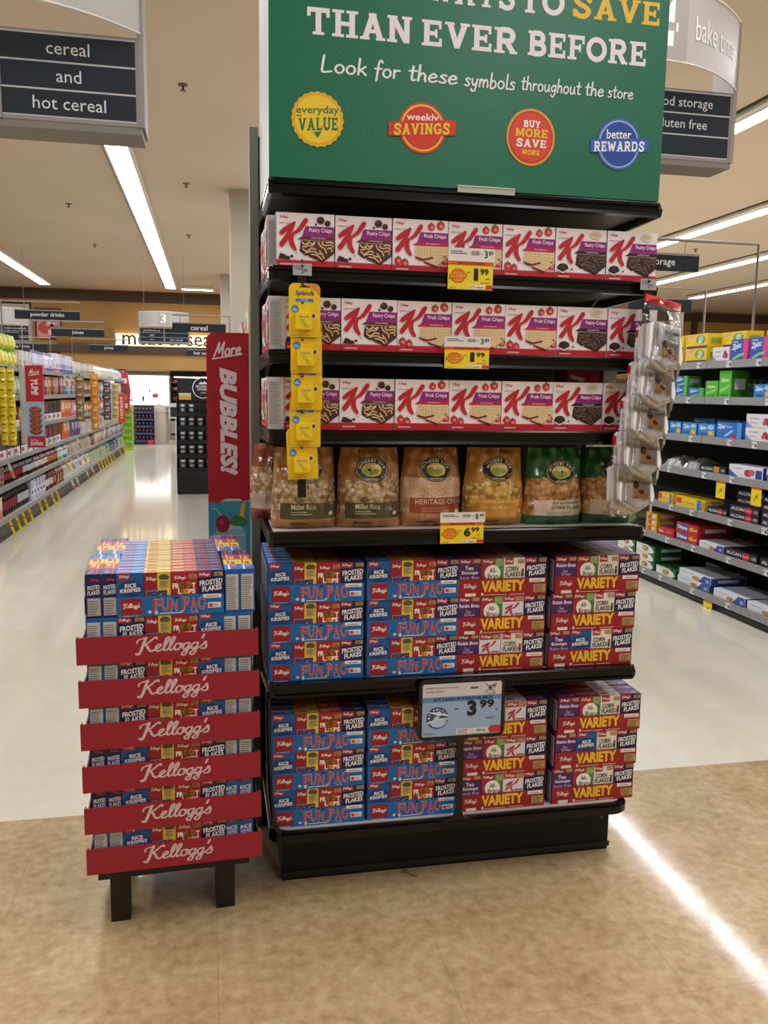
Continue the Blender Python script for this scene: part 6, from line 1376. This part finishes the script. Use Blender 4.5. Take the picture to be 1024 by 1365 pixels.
m = MB(); m.box(-.12, .13, 0, .3, 0, 1.12, K('#9cc63a', .5)); m.build('body', t)
for k in range(6):
    m = MB(); m.box(-.1, .11, -.012, 0, .12 + .165 * k, .2 + .165 * k, K('#6f9a26', .5)); m.build('tier_slot', t)
m = MB(); m.box(-.13, .14, -.015, .3, 1.08, 1.16, K('#d9cf3a', .5)); m.build('top_band', t)
t = thing('candy_display', 'pink and red candy display hanging on the end of the drinks shelving', 'display', (-2.12, 21.73, 1.0))
m = MB(); m.prism([(-.16, 0), (.16, 0), (.2, .5), (.14, .95), (-.05, 1.0), (-.16, .9)], 'y', 0, .25, K('#c23a4c', .5)); m.build('body', t)
for k in range(4):
    m = MB(); m.box(-.13, .14, -.03, 0, .08 + .2 * k, .2 + .2 * k, K(['#e6d6d2', '#d86a7c', '#8a5a44', '#efe8e0'][k], .4)); m.build('tray', t)
t = thing('trash_bin', 'cream round trash bin standing by the far meat counter', 'bin', (-1.5, 26.2, 0))
m = MB(); m.lathe([(.001, 0), (.22, 0), (.26, .85), (.27, .87), (.27, .9)], K('#c9c1ae', .5), 16); m.build('body', t)
m = MB(); m.lathe([(.27, .9), (.25, 1.0), (.12, 1.1), (.001, 1.11)], K('#bdb5a2', .5), 16); m.build('lid', t)
t = thing('scale_kiosk', 'small grey kiosk with black screen beside the cream bin', 'kiosk', (-1.0, 26.0, 0))
m = MB(); m.box(-.03, .03, .05, .11, 0, .75, K('#c9c7c0', .4)); m.box(-.2, .2, -.05, .2, 0, .04, K('#c9c7c0', .4)); m.build('stand', t)
m = MB(); m.box(-.2, .2, 0, .1, .7, 1.15, K('#d0cec8', .4)); m.front(-.2, 0, .7); m.reg(0, 0, .4, .45).rect(.1, .1, .9, .75, '#1b1c1f', 1); m.build('screen', t)
# framed things on the far wall
def wallframe(name, x0, x1, z0, z1, c, label, emit=0, inner=None):
    t = thing(name, label, 'poster' if not emit else 'window', ((x0 + x1) / 2, BW - .03, z0)); w_ = x1 - x0
    m = MB(); m.box(-w_ / 2 - .06, w_ / 2 + .06, -.02, .03, -.06, z1 - z0 + .06, DARK_TRIM); m.build('frame', t)
    m = MB(); m.box(-w_ / 2, w_ / 2, -.03, -.02, 0, z1 - z0, K(c, .5, emit=emit)); m.front(-w_ / 2, -.03, 0); g = m.reg(0, 0, w_, z1 - z0)
    if inner: inner(g)
    m.build('picture' if not emit else 'pane', t)
def meatpic(g):
    for x, y, rx, ry, c in ((.3, .75, .3, .16, '#c9564e'), (.62, .6, .3, .2, '#e0a198'), (.4, .35, .36, .22, '#c7443f'), (.7, .2, .22, .14, '#efd6cf'), (.5, .5, .12, .1, '#f2dcd4')): g.ell(x, y, rx, ry, c, 1, 16)
wallframe('wall_poster', -5.05, -4.4, 3.05, 3.85, '#d98c84', 'red meat photo poster high on the far wall', 0, meatpic)
wallframe('wall_poster', -6.6, -5.25, 3.1, 4.0, '#d8cfbc', 'pale cream board high on the far wall beside the meat poster')
wallframe('wall_poster', -5.0, -4.5, 2.2, 2.55, '#a88258', 'small tan board low on the far soffit below the meat poster')
t = thing('back_room_window', 'wide white lit window in dark frame above the far drinks shelves', 'window', (-3.3, BW + .05, 1.65))
m = MB(); m.box(-.75, .75, -.02, .02, 0, .5, K('#4d3a2a', .6)); m.build('frame', t)
m = MB(); m.box(-.7, -.02, -.03, -.02, .05, .45, K('#dfe3e8', .4, emit=.7)); m.build('pane', t); m = MB(); m.box(.02, .7, -.03, -.02, .05, .45, K('#dfe3e8', .4, emit=.7)); m.build('pane', t)
